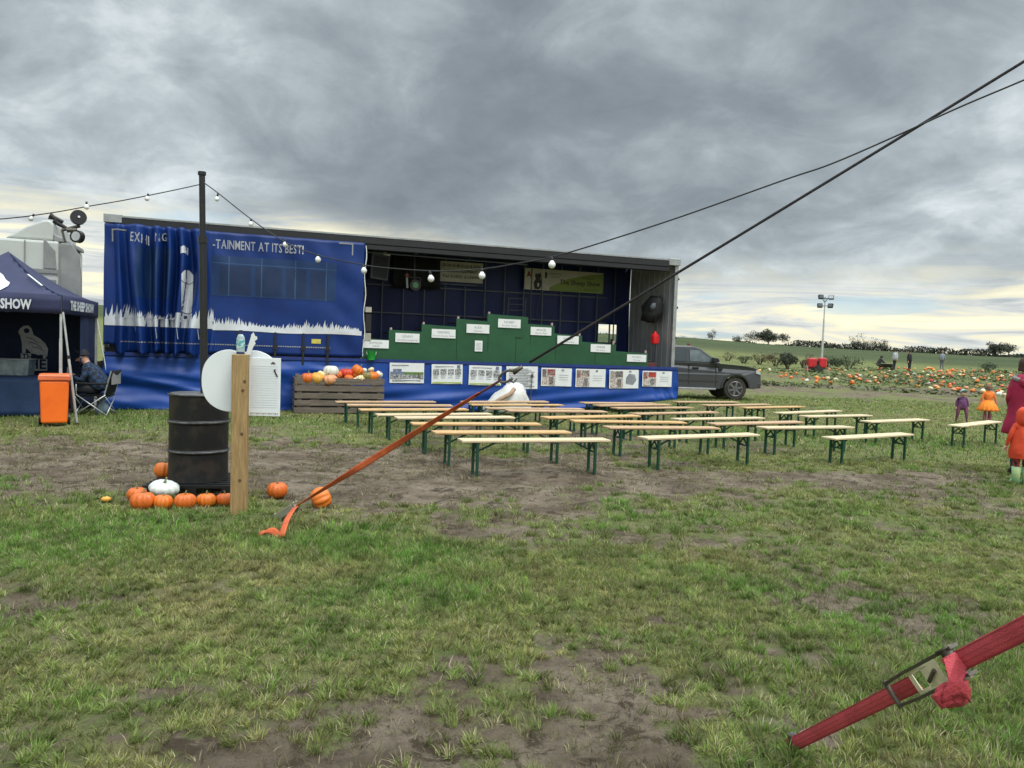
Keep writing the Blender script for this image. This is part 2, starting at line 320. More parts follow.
# ---------------------------------------------------------------- grass blades (uncountable)
def blades(n_try, y0, y1, wid, l0, l1, name, jit, thr, zx=0.71):
    u = rng.random(n_try); y = np.sqrt(y0*y0 + u*(y1*y1-y0*y0)); x = (rng.random(n_try)*2-1)*(y*zx+1.1)
    # clumping: snap most blades towards tuft centres
    cs = 0.085 if y1 < 9 else 0.16
    cx = np.floor(x/cs); cy = np.floor(y/cs); jx = _h(cx, cy, 77); jy = _h(cx, cy, 78); tuft = _h(cx, cy, 79)
    tx = (cx+jx)*cs; ty = (cy+jy)*cs; k = 0.25+0.75*rng.random(n_try); x = tx+(x-tx)*k; y = ty+(y-ty)*k
    c = cover_at(x, y) + (tuft-.5)*0.7; keep = rng.random(n_try) < np.maximum(sst(thr, thr+.5, c), .20*sst(.35, .7, fbm(x*2.1, y*2.1, 91))); x, y, tuft, c, tx, ty = [a[keep] for a in (x, y, tuft, c, tx, ty)]; n = len(x)
    lu = lush_at(x, y); ln = (l0 + (l1-l0)*rng.random(n)**1.5)*(0.6+0.5*lu+0.55*tuft)
    out = np.arctan2(y-ty, x-tx) + rng.normal(0, 0.9, n); lean = 0.5+0.9*rng.random(n); lean = np.clip(lean-0.35*lu, .1, 1.42)
    dx, dy = np.cos(out), np.sin(out); z = terr(x, y)+micro(x, y)-(1-np.clip(c,0,1))*0.012
    w = wid*(0.6+0.8*rng.random(n)); ax = rng.random(n)*np.pi; sx, sy = np.cos(ax)*w/2, np.sin(ax)*w/2
    P = np.empty((n, 5, 3), np.float32)
    sl, cl = np.sin(lean), np.cos(lean)
    m = ln*0.55
    P[:,0] = np.stack([x-sx, y-sy, z-.004], -1); P[:,1] = np.stack([x+sx, y+sy, z-.004], -1)
    mx, my, mz = x+dx*m*sl*0.7, y+dy*m*sl*0.7, z+m*np.maximum(cl, .25)
    P[:,2] = np.stack([mx+sx*.8, my+sy*.8, mz], -1); P[:,3] = np.stack([mx-sx*.8, my-sy*.8, mz], -1)
    P[:,4] = np.stack([x+dx*ln*sl, y+dy*ln*sl, z+ln*cl*0.85+.004], -1)
    me = bpy.data.meshes.new(name); me.vertices.add(n*5); me.vertices.foreach_set('co', P.ravel())
    b = np.arange(n)[:,None]*5; lp = np.concatenate([b+0, b+1, b+2, b+3, b+3, b+2, b+4], 1).ravel()
    me.loops.add(n*7); me.loops.foreach_set('vertex_index', lp); me.polygons.add(2*n)
    ls = np.stack([np.arange(n)*7, np.arange(n)*7+4], -1).ravel(); me.polygons.foreach_set('loop_start', ls); me.polygons.foreach_set('loop_total', np.tile([4, 3], n))
    me.update()
    t = rng.random(n); pat = fbm(x*1.7, y*1.7, 95); hue = np.clip(0.62*lu + 0.4*(rng.random(n)-.5) + .45*(tuft-.5)+1.2*(pat-.5)+.20, 0, 1)
    ca = np.array([0.290, 0.270, 0.095]); cb = np.array([0.125, 0.255, 0.038]); cl_ = ca+(cb-ca)*hue[:,None]
    br = ((0.6+0.8*rng.random(n))*(.72+.56*_h(np.floor(tx*6), np.floor(ty*6), 97)))[:,None]; cl_ = cl_*br; wk = (1-sst(.2, .75, c))[:,None]; cl_ = cl_*(1-wk*.75)+np.array([0.17, 0.135, 0.085])*br*wk*.75; dry = (rng.random(n) < 0.13)[:,None]; cl_ = np.where(dry, np.array([0.38, 0.33, 0.20])*br, cl_)
    dk = (rng.random(n) < .12)[:,None]; cl_ = np.where(dk, np.array([0.15, 0.115, 0.07])*br, cl_)
    colr = np.ones((n, 5, 4), np.float32); colr[:,:,:3] = cl_[:,None,:]
    a = me.attributes.new('tint', 'FLOAT_COLOR', 'POINT'); a.data.foreach_set('color', colr.ravel())
    return me
bmat = bpy.data.materials.new('grass_blade'); bmat.use_nodes = True; N = bmat.node_tree.nodes; L = bmat.node_tree.links; b_ = N['Principled BSDF']; a_ = N.new('ShaderNodeAttribute'); a_.attribute_name = 'tint'
L.new(a_.outputs['Color'], b_.inputs['Base Color']); b_.inputs['Roughness'].default_value = 0.65; b_.inputs['Specular IOR Level'].default_value = 0.3
tr = N.new('ShaderNodeBsdfTranslucent'); L.new(a_.outputs['Color'], tr.inputs[0]); mx = N.new('ShaderNodeMixShader'); mx.inputs[0].default_value = 0.3
L.new(b_.outputs[0], mx.inputs[1]); L.new(tr.outputs[0], mx.inputs[2]); L.new(mx.outputs[0], N['Material Output'].inputs[0])
for args in ((540000, 2.3, 6.2, .0040, .018, .060, 'near', 0, .25), (390000, 6.2, 12, .0065, .022, .070, 'mid', 0, .30), (225000, 12, 30, .014, .03, .08, 'off', 0, .38)):
    me = blades(*args); me.materials.append(bmat); o = bpy.data.objects.new('grass', me); COL.objects.link(o)
    tag(o, {'near': 'short trampled grass and straw in the foreground field', 'mid': 'worn patchy grass around the oil drum and rope anchor', 'off': 'sparse green grass around the benches and along the trailer'}[args[6]], 'grass', kind='stuff')
# ================================================================ TRAILER
TO = Vector((-8.49, 15.96, 0)); TA = R(18.97); TL, TH, TD, TW = 13.5, 4.01, 1.156, 2.5
TM = Matrix.Translation(TO) @ Matrix.Rotation(TA, 4, 'Z'); TN = Vector((-math.sin(TA), math.cos(TA), 0))
TRL = empty('stage_trailer', TO, TA, 'long blue curtain-sided lorry trailer opened as a stage behind the benches', 'trailer')
m = MB(); m.box(0.02, 0.12, TD-.16, TL-.02, TW-.02, TD-.03)
for k in range(9): m.box(.6+k*1.5, .15, TD-.30, .7+k*1.5, TW-.1, TD-.16)
m.box(.5, .7, .62, TL-1, .85, TD-.16); m.box(.5, 1.7, .62, TL-1, 1.85, TD-.16); m.box(0.02, .0, 1.0, 5.28, .118, TD+.14); m.build('deck', DARKM, TRL)
m = MB(); m.box(0, -.02, TH-.035, TL, TW, TH); m.build('roof', mat('roof_sheet', (0.30, 0.31, 0.31), .5), TRL)
m = MB(); m.box(.28, -.045, TH-.20, TL-.28, .07, TH-.042); m.box(.28, -.03, TH-.32, TL-.28, .05, TH-.205); m.build('side_rail', DARKM, TRL, bevel=.01)
m = MB(); m.box(.28, -.052, TH-.04, TL-.28, .0, TH-.012); m.build('gutter_strip', ALU, TRL)
for a in (0, TL-.30):
    m = MB(); m.box(a-.02, -.06, TH-.16, a+.32, .10, TH+.02); m.build('corner_cap', ALU, TRL, bevel=.012)
for a, b in ((0.0, .10), (TL-.10, TL)):
    m = MB(); m.box(a, .0, .98, b, .12, TH-.17); m.build('corner_post', ALU, TRL, bevel=.01)
for z in (1.35, 1.95, 2.75, 3.5): pz = MB(); pz.tube([(TL+.0, .06, z), (TL+.05, .06, z+.02)], .035, 8); pz.build('hinge', DARKM, TRL)
m = MB(); m.box(TL-.09, .13, TD-.03, TL-.03, TW, TH-.04); 
for k in range(8): m.box(TL-.105, .25+k*.28, TD, TL-.09, .265+k*.28, TH-.1)
m.build('end_wall', GREYW, TRL)
m = MB(); m.box(0.03, .0, TD-.03, .08, TW, TH-.04); m.build('end_wall', GREYW, TRL)
# rear curtain with an opening, seen from inside
WU0, WU1, WZ0, WZ1 = 12.42, 12.97, 1.80, 2.32
def backy(u, z): return TW-.03 + .03*math.sin(u*4.1+z) + .012*math.sin(u*17+z*2)
us = sorted(arange(.1, WU0, .15)+arange(WU0, WU1, .2)[1:]+arange(WU1, TL-.1, .12)[1:]); zs = sorted(arange(TD, WZ0, .2)+arange(WZ0, WZ1, .2)[1:]+arange(WZ1, TH-.05, .2)[1:])
m = MB(); m.grid(lambda u, z: (u, backy(u, z), z), us, zs)
kf = [i for i, f in enumerate(m.f) if not (WU0-.01 < sum(m.v[j][0] for j in f)/4 < WU1+.01 and WZ0-.01 < sum(m.v[j][2] for j in f)/4 < WZ1+.01)]
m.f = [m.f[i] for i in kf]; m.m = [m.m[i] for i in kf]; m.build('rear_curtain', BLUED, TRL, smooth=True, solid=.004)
m = MB(); m.box(WU0+.32, backy(WU0, 2)-.05, WZ0-.15, WU0+.36, backy(WU0, 2)-.02, WZ1); m.box(WU0+.36, TW-.1, WZ0-.28, WU0+.45, TW-.09, WZ0+.1); m.build('window_bar', LATT, TRL)
m = MB()
for k in range(24):
    u = .5+k*.56
    if u < TL-.4: m.box(u, TW-.16, TD, u+.03, TW-.13, TH-.1)
for z in (2.34, 3.06):
    m.box(.1, TW-.128, z, TL-.9, TW-.10, z+.035)
m.build('lattice_frame', LATT, TRL)
m = MB()
for k in range(12): m.box(.6+k*1.1, .1, TH-.12, .66+k*1.1, TW-.05, TH-.04)
m.box(.3, .45, TH-.28, TL-.3, .52, TH-.18); m.build('roof_bar', DARKM, TRL)
m = MB(); m.tube([(5.2, .35, TH-.34), (9.4, .35, TH-.37)], .02, 6); m.build('hanging_rail', LATT, TRL)
# front curtain: flat right part, gathered left part
def fold(u, z):
    g = max(0.0, min(1.0, (2.15-u)/.35)) * max(0.0, min(1.0, (u-.18)/.3))
    t = (z-1.2)/2.6; su = u + .10*(t-.4)*math.sin(u*2.3) + .03*math.sin(z*1.7)
    p = su/.29 + .30*math.sin(su*5.1) + .12*math.sin(z*2.1+su*3)
    s_ = math.sin(2*math.pi*p); w = (abs(s_)**.6)*(1 if s_ > 0 else -1)
    d = -.24 - .21*w*(.55+.45*min(1, (3.85-z)*1.2)) - .03*math.sin(su*31+z*3)*.6
    fl = -.085 - .012*math.sin(u*7+z*1.3) - .010*math.sin(z*5+u*2.2) - .014*math.exp(-((u-4.9)**2)*9)*math.sin(z*9+u*6) - .012*math.sin((u+z*.6)*11)*math.exp(-((z-3.6)**2)*4)
    lk = .03*math.sin(z*3+u*9)
    return g*d + (1-g)*(fl - (lk*.4 if u < .3 else 0))
def hem(u): return (1.21 + (.035*math.sin(u*13) + .02*math.sin(u*31) - .03 if u < 2.1 else .015)) + (.14 if u < .25 else 0)
def zmap(u, t): return hem(u) + (TH-.19 - hem(u))*t
m = MB(); us = arange(.0, 2.3, .014)+arange(2.3, 5.3, .05)[1:]
m.grid(lambda u, t: (u, fold(u, zmap(u, t)), zmap(u, t)), us, arange(0, 1, .025))
CUR = m.build('side_curtain', BLUE, TRL, smooth=True, solid=.004)
def onc(u, z, o=.012): return (u, fold(u, z)-o, z)
def strip(mb, u0, u1, z0f, z1f, du=.014, o=.012, nz=4):
    us = arange(u0, u1, du); mb.grid(lambda u, t: onc(u, z0f(u)+(z1f(u)-z0f(u))*t, o), us, arange(0, 1, 1/nz))
# dusty panel print, its left part lost in the folds
m = MB(); strip(m, 2.06, 4.68, lambda u: 2.46, lambda u: 3.32, .05, .007, 10); strip(m, .62, 1.30, lambda u: 2.33, lambda u: 3.38, .014, .007, 24)
m.build('panel_print', TEAL, CUR, smooth=True)
for a_, b_w in ((2.22, 2.86), (2.96, 3.50), (3.60, 4.02), (4.12, 4.50)):
    m = MB(); strip(m, a_, b_w, lambda q: 2.50, lambda q: 3.12, .05, .0092, 8); m.build('pane_print', mat('dark_pane_print', (.006, .020, .070), .45, col2=(.012, .028, .075), scale=3, spec=.35), CUR, smooth=True)
m = MB()
for u in (2.40, 3.07, 3.78, 4.45): strip(m, u, u+.025, lambda q: 2.46, lambda q: 3.32, .025, .0095, 10)
strip(m, 2.06, 4.68, lambda u: 3.15, lambda u: 3.17, .05, .0095, 1); m.build('seam_print', mat('seam_blue', (0.025, 0.075, 0.19), .5), CUR)
# white grass silhouette
def gb(u): return 1.715+.012*math.sin(u*3) if u > 2.1 else 1.74
m = MB(); strip(m, .02, 5.27, gb, lambda u: gb(u)+(.10 if u > 2.1 else .17))
u = .03; rr = random.Random(3)
while u < 5.2:
    w = rr.uniform(.025, .055); hgt = rr.uniform(.05, .175)*(1.0+.5*math.sin(u*3.1+1)+(.35 if u < 2.1 else 0)); z0 = gb(u)+(.09 if u > 2.1 else .16)
    ln = rr.uniform(-.025, .05); q = [onc(u, z0), onc(u+w, z0), onc(u+w*.75+ln*.5, z0+hgt*.6), onc(u+w*.5+ln, z0+hgt), onc(u+w*.25+ln*.5, z0+hgt*.6)]
    m.add(q, [(0,1,2,3,4)]); u += w*rr.uniform(.45, .8)
m.build('grass_print', WHITEP, CUR)
def cur_text(body, u0, u1, z, h, name='lettering', rot=0):
    mm = MB(); ws = []
    for ch in body:
        if ch == ' ': ws.append((None, .32)); continue
        vs, fs = text_geo(ch, 1, bold=.014); x0 = min(v[0] for v in vs); ws.append(((vs, fs, x0), max(v[0] for v in vs)-x0+.11))
    tot = sum(w_ for _, w_ in ws); cx0 = 0
    for g_, w_ in ws:
        if g_:
            vs, fs, x0 = g_; mm.add([onc(u0+(cx0+a-x0)/tot*(u1-u0), z+(b/.7)*h+rot*cx0/tot, .014) for a, b in vs], fs)
        cx0 += w_; mm.build(name, WHITEP, CUR, fix=False)
cur_text('-TAINMENT AT ITS BEST!', 2.08, 3.97, 3.47, .19)
cur_text('EXHI', .52, .86, 3.47, .19, rot=-.05); cur_text('NG', .98, 1.20, 3.50, .17, rot=.06)
m = MB(); strip(m, 4.72, 5.04, lambda u: 3.755, lambda u: 3.79, .05, .012, 1); m.build('corner_mark_print', INKG, CUR); m = MB(); strip(m, 5.01, 5.04, lambda u: 3.52, lambda u: 3.76, .03, .012, 3); m.build('corner_mark_print', INKG, CUR); m = MB()
strip(m, .14, .42, lambda u: 3.69, lambda u: 3.72, .03, .012, 1); strip(m, .14, .17, lambda u: 3.46, lambda u: 3.69, .03, .012, 3); m.build('corner_mark_print', INKG, CUR)
# squeezed white figure print in the folds
m = MB(); strip(m, 1.50, 1.70, lambda u: 1.78, lambda u: 2.86+.10*math.sin((u-1.5)/.2*math.pi), .014, .013, 30); strip(m, 1.47, 1.60, lambda u: 3.30-.4*abs(u-1.535), lambda u: 3.42+.6*max(0, .05-abs(u-1.53)), .014, .013, 6)
strip(m, 1.36, 1.50, lambda u: 1.80, lambda u: 2.05, .014, .013, 8); m.build('figure_print', WHITEP, CUR, smooth=True)
m = MB(); strip(m, 1.50, 1.70, lambda u: 2.71-.05*math.sin((u-1.5)/.2*math.pi), lambda u: 2.725-.05*math.sin((u-1.5)/.2*math.pi), .014, .016, 1); strip(m, 1.50, 1.70, lambda u: 2.06-.03*math.sin((u-1.5)/.2*math.pi), lambda u: 2.08-.03*math.sin((u-1.5)/.2*math.pi), .014, .016, 1)
strip(m, 1.53, 1.60, lambda u: 1.92, lambda u: 2.0, .014, .016, 1); m.build('figure_line_print', INKB, CUR)
m = MB()
for k in range(90):
    u = .35+k*.05
    if u < 4.6: strip(m, u, u+.036, lambda q: 1.40, lambda q: 1.425, .018, .013, 1)
m.build('hem_stitch_print', INKG, CUR)
# buckle straps
for u in (2.60, 3.37, 3.97, 4.50):
    m = MB(); m.box(u, fold(u, 1.6)-.045, 1.02, u+.045, fold(u, 1.6)-.03, 1.72); m.box(u-.02, fold(u, 1.5)-.06, 1.34, u+.065, fold(u, 1.5)-.045, 1.44); m.build('buckle_strap', BLACK, CUR)
for u in (.62, 1.02, 1.42, 1.82):
    m = MB(); m.bar((u, fold(u, 1.6)-.03, 1.72), (u+.03, fold(u, 1.6)-.05, 1.50), .03, .012); m.build('loose_buckle', ALU, CUR)
m = MB(); m.box(4.17, fold(4.2, 1.5)-.015, 1.50, 4.37, fold(4.2, 1.5)-.008, 1.60); m.build('rating_sticker', mat('yellow_sticker', (.65, .55, .10), .6), CUR)
# lacing at the open edge
m = MB(); m.tube([(5.33+.02*math.sin(k), -.05, TH-.25-k*.14) for k in range(19)], .012, 6); m.build('edge_cord', PAPER, CUR)
m = MB(); m.box(5.36, -.01, 1.62, 5.50, .06, 1.78, 0); m.box(5.37, -.0, 1.82, 5.50, .07, 2.22, 1); m.box(5.36, -.01, 2.26, 5.50, .05, 2.38, 0); m.build('curtain_clamp', [mat('putty_plastic', (.42, .40, .33), .6), BLACK], TRL)
# skirt tarp
def hz(u): return max(0.0, min(1, (u-8.5)/5.0))**1.6*.36
def sy(u, z):
    r_ = .0
    t = max(0.0, (TD-.05-z)/1.1)
    if u < 5.2: r_ = (1-abs(mnoise.noise(Vector((u*.45, z*2.6+u*.25, .3))))*2.2)*.13*t**.5 + .05*mnoise.noise(Vector((u*1.3, z*6+u*.5, 4)))
    else: r_ = .10*mnoise.noise(Vector((u*.5+z, z*3-u*.5, 2)))*max(0, t-.25) + (.04*math.sin(9*z + 1.5*(u-8)*(.7) + 1.3*math.sin(u*.9)) + .035*math.sin(z*21-u*2.4))*max(0, t-.35)*1.5 + .004*math.sin(u*9)
    k = max(0, (u-12.6)/.9); r_ += k*max(0, t-.2)*.12*math.sin(u*22+z*6)
    return -.075 - .16*max(0, t)*(.35 if u < 5.2 else .9) - r_
m = MB(); m.grid(lambda u, t: (u, sy(u, hz(u)+(TD-.02-hz(u))*t), hz(u)+(TD-.02-hz(u))*t), arange(.0, TL+.06, .05), arange(0, 1, .03)); m.build('skirt', TARP, TRL, smooth=True, solid=.004)
m = MB(); m.grid(lambda s, t: (TL+.06+.10*(1-t)*min(1, s/.3)+.04*math.sin(s*16)*(1-t), sy(TL, .4+.7*t)*(1-min(1, s*4)) + s, .36+.05*s+(TD-.02-.36-.05*s)*t), arange(0, .95, .05), arange(0, 1, .05)); m.build('skirt_end', TARP, TRL, smooth=True, solid=.004)
m = MB(); m.box(0, -.10, TD-.035, TL+.05, -.078, TD+.035); m.build('skirt_rail', mat('deep_blue_band', (0.010, 0.035, 0.20), .5), TRL)
for u in (.5, 11.2, 12.5):                     # axles and legs
    m = MB()
    for y in (.45, 2.05): m.tube([(u, y-.15, .50), (u, y+.15, .50)], .50, 24)
    if u > 1: m.build('wheel', TYRE, TRL, smooth=True, auto=40)
# ---------------------------------------------------------------- things on the stage
def tp(u, y, z): return TM @ Vector((u, y, z))
prof = [(5.30,1.63),(5.92,1.63),(5.92,1.87),(6.69,1.87),(6.69,2.02),(7.53,2.02),(7.53,2.17),(8.30,2.17),(8.30,2.36),(9.33,2.36),(9.33,2.17),(10.05,2.17),(10.05,1.98),(10.80,1.98),(10.80,1.78),(11.75,1.78),(11.75,1.55),(12.72,1.55)]
prof = [(5.30, 1.67), (5.92, 1.64), (5.92, 1.88), (6.69, 1.86), (6.69, 2.04), (7.53, 2.01), (7.53, 2.21), (8.30, 2.17), (8.30, 2.36), (9.35, 2.32), (9.35, 2.16), (10.06, 2.14), (10.06, 1.95), (10.82, 1.92), (10.82, 1.77), (11.78, 1.73), (11.78, 1.56), (12.72, 1.53)]
POD = empty('stepped_podium', tp(9, 0, TD), TA, 'green stepped display podium with name cards on the trailer stage', 'podium'); POD.matrix_world = TM @ Matrix.Translation((0, 0, 0))
m = MB()
for i in range(0, len(prof), 2):
    (a, z1), (b, z2) = prof[i], prof[i+1]; m.add([(a, .03, TD+.02), (b, .03, TD+.02), (b, .03, z2), (a, .03, z1), (a, .055, TD+.02), (b, .055, TD+.02), (b, .055, z2), (a, .055, z1)], [(0,1,2,3),(7,6,5,4),(0,4,5,1),(1,5,6,2),(2,6,7,3),(3,7,4,0)])
m.build('front_panel', GREENB, POD)
for i in range(0, len(prof), 2):
    (a, z1), (b, z2) = prof[i], prof[i+1]; m = MB(); m.box(a+.003, .06, min(z1, z2)-.08, b-.003, .85, min(z1, z2)-.05); m.build('tread', mat('tread_black', (.02, .022, .022), .8), POD)
    m = MB(); s_ = a+.05 if i < 9 else b-.06; m.tube([(s_, .07, min(z1, z2)-.03), (s_, .07, max(z1, z2)+.05)], .028, 8); m.build('peg', mat('peg_pink', (.55, .38, .36), .5), POD)
m = MB()
for a, z, l in ((8.33, 1.45, .7), (9.05, 1.2, .6), (7.55, 1.25, .7), (10.1, 1.3, .55), (9.42, 1.62, .5), (11.2, 1.2, .5)): m = MB(); m.box(a, .024, z, a+.010, .0285, z+l); m.build('panel_seam', mat('dark_green', (.006, .035, .014), .7), POD)
m = MB(); m.box(9.02, .022, 1.80, 9.2, .0285, 1.82); m.build('hand_slot', mat('dark_green', (.008, .05, .02), .7), POD)
names = [(5.32, 1.44, .60, .19, 'SAMSON', 'Suffolk'), (6.07, 1.60, .57, .21, 'LENNY', 'Lincoln Longwool'), (6.93, 1.73, .58, .21, 'DENNIS', 'Dorset Down Horn'), (7.78, 1.88, .57, .21, 'ALEX', 'Cheviot'), (8.57, 2.04, .58, .21, 'NOBBY', 'Norfolk Horn'),
 (9.42, 1.89, .55, .20, 'BRUCE', 'Merino Ram'), (10.14, 1.70, .58, .20, 'WESLEY', 'Wensleydale'), (11.06, 1.52, .56, .20, 'HERBIE', 'Herdwick'), (12.10, 1.30, .56, .19, 'ROMEO', 'Romney')]
for a, z, w, h, t1, t2 in names:
    m = MB(); m.box(a, .008, z, a+w, .018, z+h, 0)
    for t, sz, zz in ((t1, h*.38, z+h*.52), (t2, h*.30, z+h*.16)):
        vs, fs = text_geo(t, sz, 1.05, 'CENTER'); m.add([(a+w/2+p, .0065, zz+q_) for p, q_ in vs], fs, 1)
    m.build('name_card', [PAPER, INKG], POD, fix=False)
m = MB(); m.box(8.0, .008, 1.44, 8.19, .018, 1.70, 0)
for k in range(6): m.box(8.03, .006, 1.48+k*.03, 8.16, .0075, 1.487+k*.03, 1)
m.build('notice_card', [PAPER, INKG], POD)
bk = empty('bucket', tp(5.52, -.0, TD+.035), TA, 'small bright green bucket on the stage edge below the first name card', 'bucket')
m = MB(); m.rings([(0,0,0,.085,.085),(0,0,.19,.105,.105),(0,0,.2,.115,.115),(0,0,.2,.1,.1),(0,0,.03,.08,.08)], 16); m.build('tub', mat('bright_green_plastic', (.02, .42, .05), .4), bk, smooth=True, auto=40)
m = MB(); m.tube([(.11*math.cos(t), -.02, .19-.14*math.sin(t)) for t in arange(0, math.pi, .4)], .008, 6); m.build('handle', PAPER, bk)
for o in (bk,): o.location = tp(5.50, -.13, TD+.012)
# signs
def plate(name, label, cat, u0, z0, u1, z1, y, mats, marks, lift=.012):
    o = empty(name, (0,0,0), 0, label, cat); o.matrix_world = TM @ Matrix.Translation((u0, y, z0)); m = MB(); m.box(0, 0, 0, u1-u0, .02, z1-z0, 0); m.build('board', mats[0], o, bevel=.004)
    for nm, fn, mt in marks:
        mm = MB(); fn(mm); mm.build(nm, mt, o, fix=False)
    return o
def txt(body, x, z, h, w=None, align='LEFT', bold=0.0, y=-.003):
    def fn(mm):
        vs, fs = text_geo(body, 1, bold=bold); xs = [v[0] for v in vs]; x0, x1 = min(xs), max(xs); y1 = max(v[1] for v in vs); s_ = h/.7; sx = (w/(x1-x0)) if w else s_
        mm.add([(x+(a-x0)*sx, y, z+b*s_) for a, b in vs], fs)
    return fn
BTAN = mat('dusty_white_sign', (.46, .44, .39), .6, col2=(.38, .36, .32), scale=3)
plate('sign_board', 'off white contractor sign board with telephone number inside the stage', 'sign', 7.59, 3.26, 8.82, 3.80, TW-.22, [BTAN], [
 ('lettering', txt('GEORGE MUDGE & SON', .07, .40, .075, 1.08, bold=.02), INK), ('lettering', txt('SHEARING EQUIPMENT', .14, .26, .06, .94, bold=.02), INK), ('lettering', txt('Tel 01822 615694', .10, .11, .075, 1.02, bold=.02), INK),
 ('strip', lambda mm: mm.box(-.0, -.004, -.10, 1.23, .012, -.012), INKB), ('lettering', txt('www.shearingequipment', .1, -.078, .035, .95, y=-.008), INKG)])
def poly(pts, y=-.003):
    return lambda mm: mm.add([(a, y, b) for a, b in pts], [tuple(range(len(pts)))])
BANG = mat('banner_green', (.17, .23, .06), .6, col2=(.19, .26, .055), scale=3)
bn = [(.0,.0),(.55,.02),(.62,.22),(1.0,.36),(1.6,.47),(2.36,.56),(2.36,.0)]
plate('banner', 'cream and green stage banner reading The Sheep Show', 'banner', 10.02, 3.18, 12.42, 3.77, TW-.22, [BTAN], [
 ('green_swoosh', lambda mm: mm.add([(.75,-.003,.005),(2.395,-.003,.005),(2.395,-.003,.56),(1.9,-.003,.50),(1.3,-.003,.36),(.75,-.003,.10)], [(0,1,2,3,4,5)]), BANG),
 ('lettering', txt('The Sheep Show', 1.05, .20, .13, 1.25, bold=.02, y=-.006), INK), ('lettering', txt('Presents', 1.75, .38, .06, .35, y=-.006), INK), ('lettering', txt('sponsored by', 1.8, .07, .05, .45, y=-.006), INK),
 ('lettering', txt('SHEARING', .72, .45, .05, .38), INK), ('lettering', txt('SYSTEMS', .78, .37, .04, .28), INK),
 ('emblem', poly([(.06,.33),(.10,.50),(.15,.50),(.20,.33),(.13,.38)]), mat('rust_ink', (.20,.05,.03), .7)), ('emblem', poly([(.60,.34),(.66,.34),(.66,.42),(.69,.42),(.64,.52),(.60,.52)]), INK),
 ('sheep_picture', poly([(.30,.03),(.44,.02),(.50,.10),(.50,.25),(.47,.33),(.49,.42),(.42,.47),(.36,.44),(.33,.47),(.30,.40),(.33,.30),(.27,.20)]), INK), ('sheep_picture', poly([(.38,.10),(.42,.08),(.44,.18),(.39,.2)], -.005), WHITEP)])
# speakers, fans and hanging kit
def hung(name, label, cat, u, y, z, rz=0, ry=0):
    o = empty(name, (0,0,0), 0, label, cat); o.matrix_world = TM @ Matrix.Translation((u, y, z)) @ Matrix.Rotation(rz, 4, 'Z') @ Matrix.Rotation(ry, 4, 'Y'); return o
o = hung('speaker', 'tall black loudspeaker hanging at the left end of the open stage', 'speaker', 5.72, .45, 3.05, R(18), R(4))
m = MB(); m.prism([(-.23,0),(.23,0),(.25,.68),(-.25,.68)], -.02, .32); m.build('cabinet', mat('speaker_black', (.025,.028,.038), .6), o, bevel=.02)
m = MB(); m.box(-.19, -.028, .05, .19, -.022, .55); m.build('grille', BLACKF, o); m = MB(); m.box(.05, -.034, .60, .22, -.024, .66); m.build('label_plate', PAPER, o)
m = MB(); m.bar((0, .15, .68), (0, .15, .95), .04); m.build('bracket', DARKM, o)
o = hung('stage_light', 'round black stage light with a green lens hanging in the dark stage', 'lamp', 6.72, 1.2, 3.02)
m = MB(); m.tube([(0,-.16,0),(0,.2,0)], .14, 18); m.build('housing', BLACK, o); m = MB(); m.tube([(0,-.175,0),(0,-.162,0)], .075, 18); m.build('lens', mat('green_lens', (.05,.25,.07), .2), o)
m = MB(); m.bar((0,0,.13),(0,0,.85),.03); m.bar((-.16,0,.0),(-.16,0,.2),.02); m.bar((.16,0,.0),(.16,0,.2),.02); m.bar((-.16,0,.2),(.16,0,.2),.02); m.build('yoke', BLACK, o)
o = hung('backdrop_cloth', 'black cloth hung behind the stage light', 'cloth', 6.35, TW-.3, 3.02)
m = MB(); m.grid(lambda a, b: (a, .05*math.sin(a*9), b), arange(0, 1.25, .06), arange(.0 , .82, .2)); m.build('drape', BLACKF, o, smooth=True, solid=.01)
o = hung('hand_fan', 'small brown headed tool hanging beside the stage light', 'tool', 6.45, .8, 3.22)
m = MB(); m.lathe([(.03,-.05),(.055,-.01),(.05,.04),(.02,.06)], 12); m.build('head', mat('brown_wood', (.16,.06,.03), .6), o, smooth=True); m = MB(); m.bar((0,0,-.04),(.02,0,-.30),.045); m.build('handle', CABG, o)
m = MB(); m.tube([(0,0,.05),(0,.1,.5)], .006, 6); m.build('cord', BLACK, o)
o = hung('shearing_rack', 'black wire rack leaning on the top step of the green podium', 'rack', 9.05, .75, 2.33, R(-8))
m = MB()
for a in (0, .45): m.bar((a,0,0),(a+.02,0,.5),.02)
for z in (.03, .18, .33, .48): m.bar((0,0,z),(.47,0,z),.016)
m.build('frame', BLACK, o)
o = hung('microphone_stand', 'thin black stand with a hanging cable in front of the banner', 'stand', 9.72, .9, TD)
m = MB(); m.tube([(0,0,0),(0,0,2.45)], .018, 8); m.build('pole', BLACK, o); m = MB(); m.tube([(.28+.05*math.sin(k*.5), .1, 2.4-k*.12) for k in range(14)], .01, 6); m.build('cable', BLACK, o)
m = MB(); m.tube([(-.25,0,.01),(.25,0,.01)], .015, 6); m.tube([(0,-.25,.01),(0,.25,.01)], .015, 6); m.build('foot', BLACK, o)
o = hung('jacket', 'bulky black jacket hanging on the grey end wall of the stage', 'jacket', 13.1, .6, 2.65)
m = MB(); m.rings([(.0,0,-.28,.10,.16),(-.08,0,-.22,.20,.28),(-.02,0,-.05,.25,.33),(.02,0,.15,.24,.36),(.05,0,.32,.2,.30),(.08,0,.42,.1,.14)], 20); o2 = m.build('coat_body', BLACKF, o, smooth=True)
